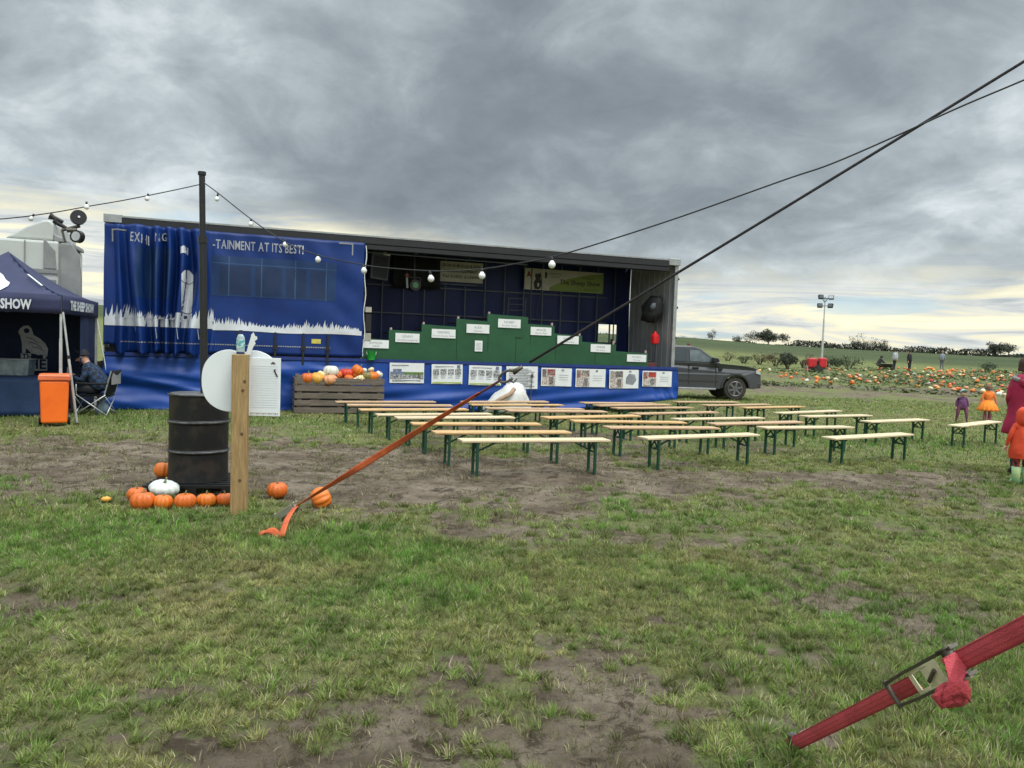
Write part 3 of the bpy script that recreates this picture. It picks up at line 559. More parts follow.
for v in o2.data.vertices: v.co += Vector((math.sin(v.co.z*21+v.co.y*9)*.03, math.sin(v.co.z*15)*.03, math.sin(v.co.x*22+v.co.y*17)*.03))
m = MB(); m.rings([(-.14,-.24,.02,.05,.05),(-.13,-.26,.12,.09,.08),(-.10,-.26,.22,.05,.05)], 12); m.build('grey_patch', mat('jacket_grey', (.10,.11,.13), .6), o, smooth=True)
o = hung('red_lantern', 'small red lantern on a cord against the grey end wall', 'lantern', 13.05, .3, 1.78)
m = MB(); m.lathe([(.06,0),(.10,.02),(.12,.14),(.11,.24),(.05,.28),(.03,.34)], 8); m.build('shade', REDPL, o, smooth=True, auto=30)
m = MB(); m.tube([(0,0,.33),(.0,0,.9)], .008, 6); m.tube([(.02,0,0),(.03,0,-.5)], .008, 6); m.tube([(-.04,0,0),(-.05,0,-.5)], .008, 6); m.build('cord', BLACK, o)
o = hung('tool_box', 'small dark red box at the right end of the stage floor', 'box', 12.95, .25, TD+.0)
m = MB(); m.box(-.16, 0, 0, .16, .2, .13); m.build('body', mat('maroon_box', (.13,.03,.03), .5), o, bevel=.01); m = MB(); m.tube([(-.08,.1,.13),(-.05,.1,.18),(.05,.1,.18),(.08,.1,.13)], .012, 6); m.build('handle', BLACK, o)
# ---------------------------------------------------------------- posters on the skirt
PG = mat('poster_green', (.12,.22,.05), .7); PB = mat('poster_blue_grey', (.20,.24,.33), .7, col2=(.10,.12,.18), scale=40, sharp=(.45,.55)); PR = mat('poster_red', (.62,.06,.05), .7); PD = mat('poster_dark', (.10,.10,.11), .7, col2=(.45,.45,.45), scale=35, sharp=(.45,.55)); PK = mat('poster_pink', (.6,.12,.35), .7, col2=(.5,.35,.1), scale=25); PX = mat('poster_mix', (.35,.22,.15), .7, col2=(.55,.56,.55), scale=28, sharp=(.44,.56)); PL = mat('poster_lime', (.45,.55,.15), .7)
pl = [(389,363,424,383,'white poster with a wide green farm picture, leftmost on the blue skirt'), (431,364.5,462.5,384,'white poster with four small pictures in a row, second on the skirt'), (468,365.5,501,385,'white poster with four small grey pictures, left of the text poster'),
 (505,366.5,537,389,'white poster filled with lines of black text behind the white sack'), (540,368,571,386,'white poster with a red shape above dark figures, right of the sack'), (574.5,369,605,387,'white poster with a pink edged collage on the skirt'), (608,370,638,388.5,'white poster with a grey collage and leaf shaped drawing'), (641,371,671,386.5,'white poster with a red collage, rightmost on the blue skirt')]
TNl = -TN
for i, (a, b, c, d, lab) in enumerate(pl):
    off = TO + TNl*.11
    p0 = TM.inverted() @ pp(a, d, off, TN); p1 = TM.inverted() @ pp(c, b, off, TN); w = p1.x-p0.x; pm = TM.inverted() @ pp(a, b, off, TN); pr_ = TM.inverted() @ pp(c, d, off, TN); h = (p1.z-pr_.z+pm.z-p0.z)/2
    o = empty('poster', (0,0,0), 0, lab, 'poster', 'information posters on the trailer skirt'); ysk = min(sy(p0.x+w*f_, p0.z+h*g_) for f_ in (0,.25,.5,.75,1) for g_ in (0,.5,1)); o.matrix_world = TM @ Matrix.Translation((p0.x, ysk-.02, (p0.z+pr_.z)/2)) @ Matrix.Rotation(R(random.uniform(-1, 1)), 4, 'Y')
    m = MB(); m.grid(lambda x, z: (x, .006*math.sin(x*9+i), z), arange(0, w, w/8), arange(0, h, h/4)); m.build('sheet', PAPER, o, solid=.003)
    q = lambda x0, z0, x1, z1, mi, m: m.add([(x0*w, -.009, z0*h), (x1*w, -.009, z0*h), (x1*w, -.009, z1*h), (x0*w, -.009, z1*h)], [(0,1,2,3)], mi)
    m = MB(); ms = [INKG, PG, PB, PR, PD, PK, PX, PL]
    if i == 0:
        q(.02,.22,.98,.42,4,m); q(.42,.42,.98,.55,1,m); q(.02,.42,.42,.56,2,m); q(.10,.56,.34,.70,2,m); q(.80,.26,.90,.5,7,m); q(.06,.86,.55,.90,0,m); q(.08,.10,.9,.15,0,m)
    elif i in (1, 2):
        for k in range(4): q(.05+k*.235,.48,.24+k*.235,.76,4,m); q(.06+k*.235,.40,.22+k*.235,.43,0,m); q(.06+k*.235,.30,.2+k*.235,.33,0,m)
        q(.82,.80,.92,.97,2,m); q(.1,.86,.7,.90,0,m); q(.03,.03,.97,.10,7,m)
    elif i == 3:
        for k in range(12): q(.08,.10+k*.07,.9-.1*(k%3),.13+k*.07,4 if k%2 else 0,m)
    else:
        q(.03,.05,.46,.93,6,m); q(.20,.60,.45,.93,(3,6,4,3)[i-4],m); q(.03,.5,.16,.93,(0,5,6,3)[i-4],m); q(.26,.08,.40,.50,4,m)
        m.add([(x*w, -.009, z*h) for x, z in ((.56,.25),(.80,.18),(.92,.45),(.86,.75),(.66,.80),(.56,.55))], [(0,1,2,3,4,5)], 0) if i == 6 else None
        for k in range(3): q(.58,.35+k*.13,.88,.37+k*.13,0,m)
        q(.66,.84,.74,.95,4,m)
    m.build('print', ms, o, fix=False)
# white sack heap against the skirt, with cane and little box
sk = gp(507, 414); o = empty('white_sack', sk, TA, 'large slumped white sack in front of the blue skirt behind the benches', 'sack')
m = MB(); m.rings([(0,0,0,.58,.34),(-.02,0,.12,.62,.36),(.02,0,.3,.52,.33),(.10,0,.48,.38,.28),(.15,0,.62,.27,.20),(.15,.02,.70,.20,.13),(.13,.03,.72,.1,.05)], 28); o2 = crease(m.build('cloth', mat('white_sack_cloth', (.66,.65,.62), .7, col2=(.55,.54,.50), scale=6), o, smooth=True), .12, .22)

m = MB(); m.tube([(-.45,-.34,.25),(-.3,-.38,.38),(-.05,-.36,.50),(.05,-.33,.62)], .05, 8); m.build('rolled_edge', mat('tan_roll', (.45,.30,.20), .7), o, smooth=True)
b = gp(529, 412); o = empty('cane', b, 0, 'thin dark cane leaning upright beside the white sack', 'cane'); m = MB(); m.tube([(0,0,0),(.05,.02,.86)], .012, 6); m.lathe([(.02,.85),(.03,.88),(.03,.92),(.01,.95)], 8, c=(.05,.02,0)); m.build('stick', STEELD, o)
b = gp(544, 411); o = empty('small_box', b, TA, 'small grey box with a pale lid on the grass beside the white sack', 'box'); m = MB(); m.box(-.13,-.1,0,.13,.1,.26); m.build('body', CABG, o, bevel=.01); m = MB(); m.box(-.14,-.11,.262,.14,.11,.29); m.build('lid', BTAN, o)

# ================================================================ PUMPKINS
def pmat(n, c, c2): return mat('pumpkin_'+n, c, .45, col2=c2, scale=7)
PM = {'orange': pmat('orange', (.72,.19,.018), (.62,.14,.012)), 'deep orange': pmat('deep_orange', (.68,.155,.018), (.55,.105,.012)), 'red': pmat('red', (.62,.055,.02), (.5,.04,.02)), 'yellow': pmat('yellow', (.72,.40,.07), (.66,.30,.04)), 'white': pmat('white', (.70,.70,.60), (.58,.60,.50)), 'cream': pmat('cream', (.72,.62,.36), (.62,.50,.26)), 'green': pmat('green', (.08,.11,.05), (.30,.20,.04)), 'peach': pmat('peach', (.72,.36,.18), (.66,.27,.12)), 'pale': pmat('pale', (.66,.70,.66), (.50,.55,.50))}
def pumpkin_mesh(ribs, flat, seed, nseg=None, nr=12):
    rd = random.Random(seed); n = nseg or ribs*5; vs = []; fs = []
    for i in range(nr+1):
        t = math.pi*i/nr
        for j in range(n):
            p = 2*math.pi*j/n; rb = 1-.11*(abs(math.cos(p*ribs/2))**5)*math.sin(t)**.5; r_ = math.sin(t)**.8*rb
            z = math.cos(t)*flat*(1-.0) - (.22*flat*math.exp(-(math.sin(t)/.35)**2) if t < 1.5 else -.15*flat*math.exp(-(math.sin(t)/.35)**2))
            w = 1+.04*math.sin(p*2+seed)+.03*math.sin(p*3+seed*2); vs.append((math.cos(p)*r_*w, math.sin(p)*r_*w, z))
    for i in range(nr):
        for j in range(n): fs.append((i*n+j, (i+1)*n+j, (i+1)*n+(j+1)%n, i*n+(j+1)%n))
    return vs, fs
PMESH = {}
def pumpkin(pos, r_, col, label, group, flat=.82, rz=0, tilt=0, seed=1, stem=True, lod=False, cat='pumpkin'):
    key = (col, round(flat, 1), seed % 4, lod)
    if key not in PMESH:
        vs, fs = pumpkin_mesh(11 if not lod else 8, round(flat, 1), seed % 4, 24 if lod else None, 8 if lod else 14); m = MB(); m.add(vs, fs)
        o = m.build('rind', PM[col], None, smooth=True); PMESH[key] = o.data; bpy.data.objects.remove(o)
        if 'stem' not in PMESH:
            m = MB(); m.tube([(0,0,0),(.01,0,.18),(.05,.02,.32),(.12,.03,.42)], [.13,.075,.06,.075], 7); o = m.build('stem', STEM, None, smooth=True); PMESH['stem'] = o.data; bpy.data.objects.remove(o)
    if lod:
        o = bpy.data.objects.new('pumpkin', PMESH[key]); COL.objects.link(o); o.location = (pos[0], pos[1], pos[2]+r_*flat*.8); o.scale = (r_,)*3; o.rotation_euler = (tilt, 0, rz); tag(o, label, cat, group); return o
    e = empty('pumpkin', (pos[0], pos[1], pos[2]), rz, label, cat, group)
    o = bpy.data.objects.new('rind', PMESH[key]); COL.objects.link(o); o.parent = e; o.scale = (r_,)*3; o.location = (0, 0, r_*flat*.86); o.rotation_euler = (tilt, 0, 0)
    if stem:
        s_ = bpy.data.objects.new('stem', PMESH['stem']); COL.objects.link(s_); s_.parent = e; s_.scale = (r_,)*3; s_.rotation_euler = (tilt, 0, 0)
        s_.location = Vector((0, 0, r_*flat*.86)) + Matrix.Rotation(tilt, 3, 'X') @ Vector((0, 0, r_*flat*.72))
    return e
# ---------------------------------------------------------------- drum, pallet, pole
DP = Vector((gp(198, 497).x*7.9/gp(198, 497).y, 7.9, 0)); 
o = empty('pallet', DP, R(8), 'black plastic pallet under the oil drum', 'pallet')
m = MB()
for k in range(8): m.box(-.42, -.40+k*.108, .09, .42, -.345+k*.108, .115)
m.build('top_slats', BLACK, o)
for x in (-.38, -.02, .32):
    for y in (-.40, -.03, .33): m = MB(); m.box(x, y, .02, x+.10, y+.08, .09); m.build('block', BLACK, o)
m = MB()
for y in (-.40, -.03, .33): m.box(-.42, y, 0, .42, y+.08, .02)
m.build('runners', BLACK, o)
o = empty('oil_drum', DP+Vector((0,0,.116)), R(20), 'black steel oil drum on a pallet beside the wooden post', 'drum')
pr_ = [(.0,.012),(.27,.012),(.285,0),(.295,.004),(.29,.02),(.287,.28),(.30,.295),(.30,.31),(.287,.325),(.287,.58),(.30,.595),(.30,.61),(.287,.625),(.287,.865),(.297,.875),(.297,.89),(.28,.89),(.275,.87),(.0,.87)]
m = MB(); m.lathe(pr_, 48); m.build('shell', DRUM, o, smooth=True, auto=40)
for z in (.295, .595, .872): m = MB(); m.lathe([(.299,z),(.3025,z+.004),(.3025,z+.014),(.299,z+.018)], 48); m.build('hoop', DRUMR, o, smooth=True)
m = MB(); m.lathe([(.025,.868),(.03,.885),(.0,.888)], 12, c=(.15,.05,0)); m.build('bung', DRUMR, o)
pb = dp(204, 396, 7.95); ptop = dp(202, 174, 7.95); o = empty('light_pole', Vector((pb.x, 7.95, .98)), 0, 'slim black pole standing in the oil drum and carrying the string lights', 'pole'); o.location = (pb.x+.004, 7.95, .98)
m = MB(); t_ = ptop-Vector((pb.x+.004, 7.95, .98)); m.tube([(0,0,0), t_*.70], .038, 10, 0); m.build('lower_tube', BLACK, o, smooth=True, auto=40); m = MB(); m.tube([t_*.70, t_], .03, 10); m.build('upper_tube', BLACK, o, smooth=True, auto=40)
m = MB(); m.tube([t_*.69, t_*.72], .046, 10); m.build('collar', BLACK, o); m = MB(); m.tube([t_*.995, t_*1.01], .04, 10); m.build('top_cap', BLACK, o)
# ---------------------------------------------------------------- post with pumpkin shaped board
PB_ = gp(239, 513); o = empty('wooden_post', PB_, R(4), 'square timber post in front of the oil drum', 'post')
m = MB(); m.box(-.069, -.069, -.02, .069, .069, 1.44, 0); POST = m.build('timber', POSTW, o, bevel=.006)
m = MB(); rr = random.Random(5)
for z in (.31, .73, 1.12, 1.2): m.lathe([(.0,-.001),(.012,.0),(.014,.002)], 10, M=Matrix.Translation((rr.uniform(-.05,.05), -.0705, z)) @ Matrix.Rotation(R(90), 4, 'X'))
m.build('knot', mat('wood_knot', (.12,.06,.03), .7), POST)
o.rotation_euler = (0, R(-.3), R(12))
bo = empty('pumpkin_board', PB_+Vector((0,.12,.7)), R(4), 'white pumpkin shaped board fixed behind the timber post', 'sign')
c_ = dp(241, 381, PB_.y+.10) ; bo.location = c_
pts = []
for k in range(64):
    t = 2*math.pi*k/64; x = math.cos(t); z = math.sin(t); r_ = 1/((abs(x)**2.5+abs(z)**2.5)**(1/2.5)); dip = .035*math.exp(-((x)/.22)**2) if z > 0 else .012*math.exp(-((x)/.3)**2)
    pts.append((x*r_*.352, z*r_*.295 - (dip if z > 0 else -dip)))
m = MB(); m.prism(pts, 0, .018); m.build('panel', WHITE, bo, bevel=.004)
wb = empty('list_board', dp(279.5, 416.5, PB_.y+.074), R(4), 'white rectangular board with faint ruled lines right of the timber post', 'sign')
W_ = 0.30; H_ = .53
m = MB(); m.box(-W_, 0, 0, 0, .02, H_); m.build('panel', WHITE, wb, bevel=.003)
m = MB()
for k in range(18): m.box(-.26, -.0025, .08+k*.022, -.02, -.001, .082+k*.022)
m.build('ruled_line', PINKL, wb); m = MB(); m.bar((-.055,-.004,.42),(-.025,-.004,.36),.012,.003,up=(0,1,0)); m.add([(-.06,-.0035,.425),(-.045,-.0035,.41),(-.04,-.0035,.43)], [(0,1,2)]); m.build('broom_drawing', INK, wb)
m = MB(); m.box(-.085,-.003,.475,-.045,-.001,.485); m.box(-.075,-.003,.486,-.055,-.001,.495); m.build('hat_drawing', mat('purple_brown_ink', (.12,.06,.10), .7), wb); m = MB()
for k in range(14): m.box(-.26+k*.018, -.003, .015+.004*(k%3), -.25+k*.018, -.001, .03)
m.build('border_drawing', mat('brown_ink', (.35,.24,.15), .7), wb)
tb = gp(239, 350.5, 1.44); bt = empty('sanitiser_bottle', Vector((PB_.x-.012, PB_.y, 1.442)), 0, 'small clear sanitiser bottle with a teal label standing on top of the post', 'bottle')
m = MB(); m.rings([(0,0,0,.035,.022),(0,0,.012,.037,.024),(0,0,.14,.037,.024),(0,0,.165,.028,.02),(0,0,.18,.014,.014)], 16); m.build('body', mat('clear_bottle', (.45,.55,.58), .15), bt, smooth=True)
m = MB(); m.rings([(0,0,.055,.0385,.0255),(0,0,.135,.0385,.0255)], 16, cap=False); m.build('label_wrap', mat('teal_label', (.10,.38,.40), .5, col2=(.55,.62,.6), scale=45, sharp=(.45,.52)), bt, smooth=True)
m = MB(); m.rings([(0,0,.0,.0375,.0245),(0,0,.02,.0375,.0245)], 16); m.build('base_band', INKB, bt); m = MB(); m.rings([(0,0,.18,.016,.016),(0,0,.215,.016,.016)], 12); m.build('cap', INKB, bt)
lf = empty('paper_tag', Vector((PB_.x+.04, PB_.y+.02, 1.442)), 0, 'crumpled white paper tag sticking up behind the bottle', 'paper')
m = MB(); m.prism([(-.01,0),(.03,0),(.055,.07),(.075,.10),(.065,.12),(.09,.14),(.085,.165),(.07,.165),(.055,.20),(.035,.18),(.03,.15),(.01,.08)], 0, .004); m.build('tag', PAPER, lf)
# pumpkins at the drum: px, py bottom, radius px, colour
for a, b, rp, c, fl, lab, dz in ((181,512,10.5,'deep orange',.8,'orange pumpkin at the front left of the drum pallet, beside the leftmost pile',0), (138,512,12,'deep orange',.85,'large dark orange pumpkin at the front left corner of the pumpkin ring',0), (159,511.5,10,'orange',.8,'small orange pumpkin under the white one',0), (203,509.5,9.5,'orange',.8,'orange pumpkin in front of the drum with a scar facing forward',0),
  (222,508,9,'deep orange',.8,'orange pumpkin partly behind the timber post',0), (133,502,9.5,'deep orange',.85,'orange pumpkin at the left edge behind the large dark one',0), (160,488,9.5,'orange',.9,'orange pumpkin behind the white one, left of the drum',.1), (229,497,6,'orange',.9,'orange pumpkin hidden behind the timber post beside the drum',.0)):
    p = gp(a, b); rr_ = rp/769*p.y; pumpkin((p.x, p.y+rr_*.9, gz(p.x, p.y)+dz), rr_, c, lab, 'pumpkins round the oil drum', fl, random.random()*6, random.uniform(-.15,.15), seed=int(a))
p = gp(157, 506); pumpkin((p.x, p.y+.14, .085), .135, 'pale', 'pale grey white flattened pumpkin resting on the pallet corner', 'pumpkins round the oil drum', .5, 1, .25, seed=2)
p = gp(274, 500); pumpkin((p.x, p.y+.1, gz(p.x,p.y)), .104, 'deep orange', 'orange pumpkin with a pale stem alone right of the timber post', 'pumpkins on the grass by the strap', .85, 1, .0, seed=5)
p = gp(318, 508.5); pumpkin((p.x, p.y+.11, gz(p.x,p.y)-.01), .112, 'orange', 'round orange pumpkin under the orange strap', 'pumpkins on the grass by the strap', .9, 2, 1.2, seed=6, stem=False)
p = gp(106, 501); o = empty('gourd', (p.x, p.y, gz(p.x,p.y)), R(20), 'tiny yellow gourd on the grass left of the pumpkin ring', 'gourd'); m = MB(); m.rings([(0,0,0,.02,.02),(0,0,.015,.045,.035),(0,0,.035,.045,.035),(.0,0,.05,.02,.02)], 14); m.build('rind', PM['yellow'], o, smooth=True); m = MB(); m.tube([(0,0,.045),(-.02,0,.07)], .006, 6); m.build('stem', STEM, o)
# ---------------------------------------------------------------- crate of pumpkins
CP = tp(3.80, -.95, 0); CRT = empty('potato_crate', CP, TA, 'large weathered slatted wooden crate heaped with pumpkins before the trailer', 'crate')
cw, cd, ch = 1.86, .85, .76
for k, z in enumerate(arange(.02, .64, .155)):
    m = MB(); h = .115 if k < 4 else .13
    m.box(0, 0, z, cw, .022, z+h); m.build('front_slat', CRATEW, CRT, bevel=.003); m = MB(); m.box(0, cd-.022, z, cw, cd, z+h); m.build('back_slat', CRATEW, CRT, bevel=.003)
    for x in (-.022, cw): m = MB(); m.box(x, 0, z, x+.022, cd, z+h); m.build('side_slat', CRATEW, CRT, bevel=.003)
for x in (.03, cw/2-.05, cw-.13):
    for y in (.0225, cd-.105): m = MB(); m.box(x, y, 0, x+.10, y+.08, ch+(.06 if x != cw/2-.05 else 0)); m.build('corner_post', CRATEW, CRT, bevel=.004)
for sgn in (1, -1):
    m = MB(); xc = cw/2; m.bar((xc, .035, .74), (xc+sgn*.75, .035, .12), .02, .12, up=(0,0,1)); m.build('brace', CRATEW, CRT, bevel=.003)
m = MB(); m.box(.01, .03, .03, cw-.01, cd-.03, .05); m.build('floor', CRATEW, CRT)
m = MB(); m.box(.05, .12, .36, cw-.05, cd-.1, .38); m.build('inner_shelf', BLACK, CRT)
cl = [(308,380,11,'deep orange','dark orange pumpkin at the left corner of the crate'),(317.5,380,11,'yellow','amber pumpkin second from the left in the crate'),(322,376,8,'cream','cream pumpkin at the back near the left of the crate'),(331,373,12,'white','lumpy white pumpkin on top of a peach one in the crate'),(330,381,12,'peach','flat peach pumpkin below the white one in the crate'),(339,377,8,'deep orange','small orange pumpkin in the middle back of the crate'),(346.5,374,11,'red','bright red squash in the middle of the crate'),(349,380,7,'deep orange','small dark orange pumpkin under the red squash'),(358,372,10,'orange','orange pumpkin on top at the right of the crate'),(355,376.5,6,'orange','little orange pumpkin between the red squash and the cream one'),(361,380,8.5,'cream','pale cream pumpkin at the right front of the crate'),(354.5,382,5,'white','tiny white pumpkin in the crate front'),(367.5,378,9,'green','dark green and orange striped pumpkin near the right of the crate'),(373,378,9,'orange','orange pumpkin beside the green one in the crate'),(379,376,6,'white','small white gourd at the right corner of the crate'),(364,372,5,'pale','small pale grey squash at the back right of the crate'),(308+2,377,6,'cream','cream gourd tucked behind the corner pumpkin of the crate'),(371,371,5,'cream','small cream gourd at the back right of the crate')]
for k, (a, b, dm, c, lab) in enumerate(cl):
    yy = 16.95 + {0: .0, 1: .18}[1 if b < 377.5 else 0]; off_ = tp(0, -.84 + (0 if b >= 378 else .22), 0); q_ = pp(a, b-1.5, off_, TN); rr_ = dm/2/769*q_.y*1.32
    pumpkin((q_.x, q_.y, q_.z-rr_*.7), rr_, c, lab, 'pumpkins heaped in the crate', .7 if c in ('peach','cream','red') else .85, k, .3*(k%3), seed=k, lod=False, stem=(k%2 == 0))
# hidden support pile so that the heap rests on something real
m = MB(); m.box(.03, .03, .56, cw-.03, cd-.12, .58); m.build('tray', CRATEW, CRT)
m = MB(); m.box(.03, .065, .06, cw-.03, .075, .60); m.build('gap_shade_sheet', BLACK, CRT)  # added black sheet, stands in for the shade in the slat gaps
# ================================================================ BENCHES
BL, BW, BH = 1.95, .25, .44
BN = [('leftmost file', [(334,400.5,436.5,401.3,2),(345,403.5,454,405,2),(358,408.5,468,408.5,1),(375,412.8,491.5,413,0),(393,417.2,515,416.8,0),(409,422.8,541,423.3,1),(430,431.5,570.5,430.5,1),(454,440,612,439.5,0)]),
 ('second file from the left', [(459,400.7,549.5,401,2),(470,404,562.5,404.7,1),(487,407.2,581.5,408,2),(505.5,410.5,606,411,2),(539,416.5,641,415,1),(569.7,420.5,686,422,1),(601,427.2,720,426.5,2),(636,436.5,760,434,0)]),
 ('third file from the left', [(576.5,401.7,657.7,401.5,2),(590.5,404.7,673.3,404,2),(608.5,407.7,695,407,2),(631,412.6,717.5,412,2),(672.5,417.8,763,417,0),(706,422.7,804,421.5,2),(758,428,851.5,426.3,0),(818,436,915.6,431.5,0)]),
 ('right hand file', [(669.5,401.5,740.6,401.3,2),(700,404.5,771,404,2),(739.5,407,804,406,1),(777,412.5,838,410,0),(799,415,872,413.8,0),(865,421,924,417.8,0)])]
def make_bench(wm):
    r_ = empty('beer_bench', (0,0,0)); m = MB(); m.box(-BL/2, -BW/2, BH-.028, BL/2, BW/2, BH); m.build('seat', wm, r_, bevel=.006)
    m = MB(); m.box(-BL/2+.05, -.02, BH-.046, BL/2-.05, .02, BH-.0285); m.build('stiffener', STEELG, r_)
    for s_ in (-1, 1):
        x = s_*(BL/2-.20)
        for y in (-.10, .10): m = MB(); m.box(x-.015, y-.016, 0, x+.015, y+.016, BH-.05); m.build('leg', STEELG, r_)
        m = MB(); m.box(x-.02, -.118, BH-.052, x+.02, .118, BH-.029); m.bar((x, -.10, .28), (x, .10, .28), .02, .02); m.bar((x, -.09, .28), (x, 0, BH-.06), .012, .02); m.bar((x, .09, .28), (x, 0, BH-.06), .012, .02); m.build('leg_frame', STEELG, r_); m = MB(); m.box(x-.012, -.10, .004, x+.012, .10, .014); m.build('foot_bar', STEELG, r_)
        m = MB(); m.bar((x, 0, .28), (x-s_*.26, 0, BH-.04), .016, .02); m.build('brace', STEELG, r_)
    return r_
protos = [make_bench(w) for w in (WPALE, WHONEY, WTAN)]; used = [False]*3
ordn = ['nearest the trailer', 'second from the trailer', 'third from the trailer', 'fourth from the trailer', 'fifth from the trailer', 'sixth from the trailer', 'seventh from the trailer', 'farthest from the trailer']
ton = ['pale', 'honey coloured', 'tan']
def put_bench(a, b, c, d, k, lab, amin=10, amax=32):
    p, q_ = gp(a, b, BH), gp(c, d, BH); mid = (p+q_)/2; an = math.atan2(q_.y-p.y, q_.x-p.x); an = max(R(amin), min(R(amax), an))
    if used[k]: o = copy_tree(protos[k])
    else: o = protos[k]; used[k] = True
    # keep the plank's angular width
    o.location = (mid.x, mid.y, 0); o.rotation_euler = (R(random.uniform(-1, 1)), R(random.uniform(-.6, .6)), an+R(random.uniform(-1, 1))); o.location.z = gz(mid.x, mid.y)-.005; tag(o, lab, 'bench', 'green legged plank benches facing the stage')
for fl, rows in BN:
    for i, (a, b, c, d, k) in enumerate(rows):
        w = ordn[i] if i < len(rows)-1 else ordn[7]
        put_bench(a, b, c, d, k, f'{ton[k]} plank bench {w} in the {fl}')
put_bench(953.5, 424.5, 996, 421, 0, 'pale plank bench standing apart at the right beside the small children', 20, 60)
# ================================================================ GAZEBO
GA = dp(62, 305, 13.2); GA = Vector((GA.x, 13.2, 0)); gdir = Vector((-.30, 1, 0)).normalized(); ga = math.atan2(gdir.y, gdir.x)-math.pi/2   # local y runs back, local x to the left is negative
GX = 2.4; GS = 2.65; GM = Matrix.Translation(GA) @ Matrix.Rotation(ga, 4, 'Z'); ZE, ZV, ZP = 2.19, 1.91, 3.0
GZ = empty('gazebo', GA, ga, 'navy pop-up gazebo with white lettering on its valance at the left edge', 'gazebo')
def roofpt(a, b):                    # a,b 0..1 across the roof; concave slopes to a peak
    dx, dy = abs(a-.5)*2, abs(b-.5)*2; t = max(dx, dy); k = (1-t)**1.25; sag = .05*math.sin(math.pi*min(1, t))*(1-abs(dx-dy))
    return (-GX*(1-a), GS*b, ZE + (ZP-ZE)*k - sag*.6)
m = MB(); m.grid(lambda a, b: roofpt(a, b), arange(0, 1, .05), arange(0, 1, .05)); m.build('canopy', NAVY, GZ, smooth=True, solid=.004)
m = MB(); m.grid(lambda a, z: (-GX*a, -.012-.012*math.sin(a*20)*(ZE-z)*3, z), arange(0, 1, .03), arange(ZV-.03, ZE, .1)); m.grid(lambda a, z: (.012+.012*math.sin(a*16)*(ZE-z)*3, GS*a, z), arange(0, 1, .03), arange(ZV-.03, ZE, .1))
VAL = m.build('valance', NAVY, GZ, smooth=True, solid=.004)
m = MB(); m.add([(-.02,-.015,ZE+.006),(-.02,-.015,ZE-.0)],[]) if 0 else None
m.tube([roofpt(.5+.5*t, .5-.5*t) for t in arange(.05, 1, .05)], .014, 6); m.build('roof_hip', NAVYD, GZ)
m = MB(); a_, b_p = roofpt(.73, .27), roofpt(.86, .14); m.bar(Vector(a_)+Vector((-.05,-.05,.03)), Vector(b_p)+Vector((-.05,-.05,.03)), .03, .006); m.build('white_tape', PAPER, GZ)
vs, fs = text_geo('THE SHEEP SHOW', .225, .66, 'RIGHT', bold=.008); GI = GM.inverted()
e_ = GI @ pp(31, 309, GA+Vector((0,0,0))+(GM.to_3x3() @ Vector((0,-.03,0))), GM.to_3x3() @ Vector((0,1,0)))
m = MB(); m.add([(e_.x+a, -.034, e_.z+b) for a, b in vs], fs); m.build('lettering', WHITEP, VAL, fix=False)
vs, fs = text_geo('THE SHEEP SHOW', .22, 1.10, 'LEFT', bold=.012); xs = [v[0] for v in vs]; sc_ = 1.75/(max(xs)-min(xs))
m = MB(); m.add([(.032, .42+(a-min(xs))*sc_, ZV+.06+b*1.0) for a, b in vs], fs); m.build('lettering', WHITEP, VAL, fix=False)
# sheep head emblem on the roof slope (partly out of the picture)
lp = [(0,268),(3,270),(6,275),(10,278),(8,282),(4,285),(0,288),(-6,291),(-14,287),(-16,278),(-10,270)]
n_ = (GM.to_3x3() @ Vector((0, -(ZP-ZE), GS/2))).normalized(); o_ = GM @ Vector((-GX/2, 0, ZE+.0))
m = MB(); pts = [GI @ pp(a, b, o_ + Vector((0,0,.02)), n_) for a, b in lp]
def roofz(x, y): a = 1+x/GX; b = y/GS; return roofpt(a, b)[2]
m.add([(p.x, p.y, roofz(p.x, p.y)+.02) for p in pts], [tuple(range(len(pts)))]); m.build('emblem_print', WHITEP, GZ, fix=False)
for x, y in ((-.02, .03), (-.02, GS-.03), (-GX+.02, .03), (-GX+.02, GS-.03)):
    m = MB(); m.box(x-.022, y-.022, 0, x+.022, y+.022, 1.45); m.box(x-.017, y-.017, 1.45, x+.017, y+.017, ZE-.03); m.box(x-.05, y-.05, 0, x+.05, y+.05, .008); m.build('leg', CHROME, GZ)
m = MB()
for k in range(3):
    for s_ in (1,):
        a = .1+k*.75; m.bar((-a, .05, ZE-.08), (-a-.73, .05, ZE-.3), .02, .03); m.bar((-a, .07, ZE-.3), (-a-.73, .07, ZE-.08), .02, .03)
m.build('truss_frame', CHROME, GZ)
m = MB(); m.grid(lambda a, z: (-GX*a, GS-.02+.015*math.sin(a*30)*(1-z/3), z), arange(0, 1, .03), arange(0.02, ZE-.02, .2)); m.build('back_wall', NAVYD, GZ, smooth=True, solid=.004)
m = MB(); m.grid(lambda b, z: (-.03+.01*math.sin(b*30), GS*b, z), arange(.52, 1, .04), arange(0.9, ZE-.02, .2)); m.build('side_wall', NAVYD, GZ, smooth=True, solid=.004)
m = MB(); m.grid(lambda b, z: (-GX+.03, GS*b, z), arange(0, 1, .05), arange(0.02, ZE-.02, .2)); m.build('side_wall', NAVYD, GZ, smooth=True, solid=.004)
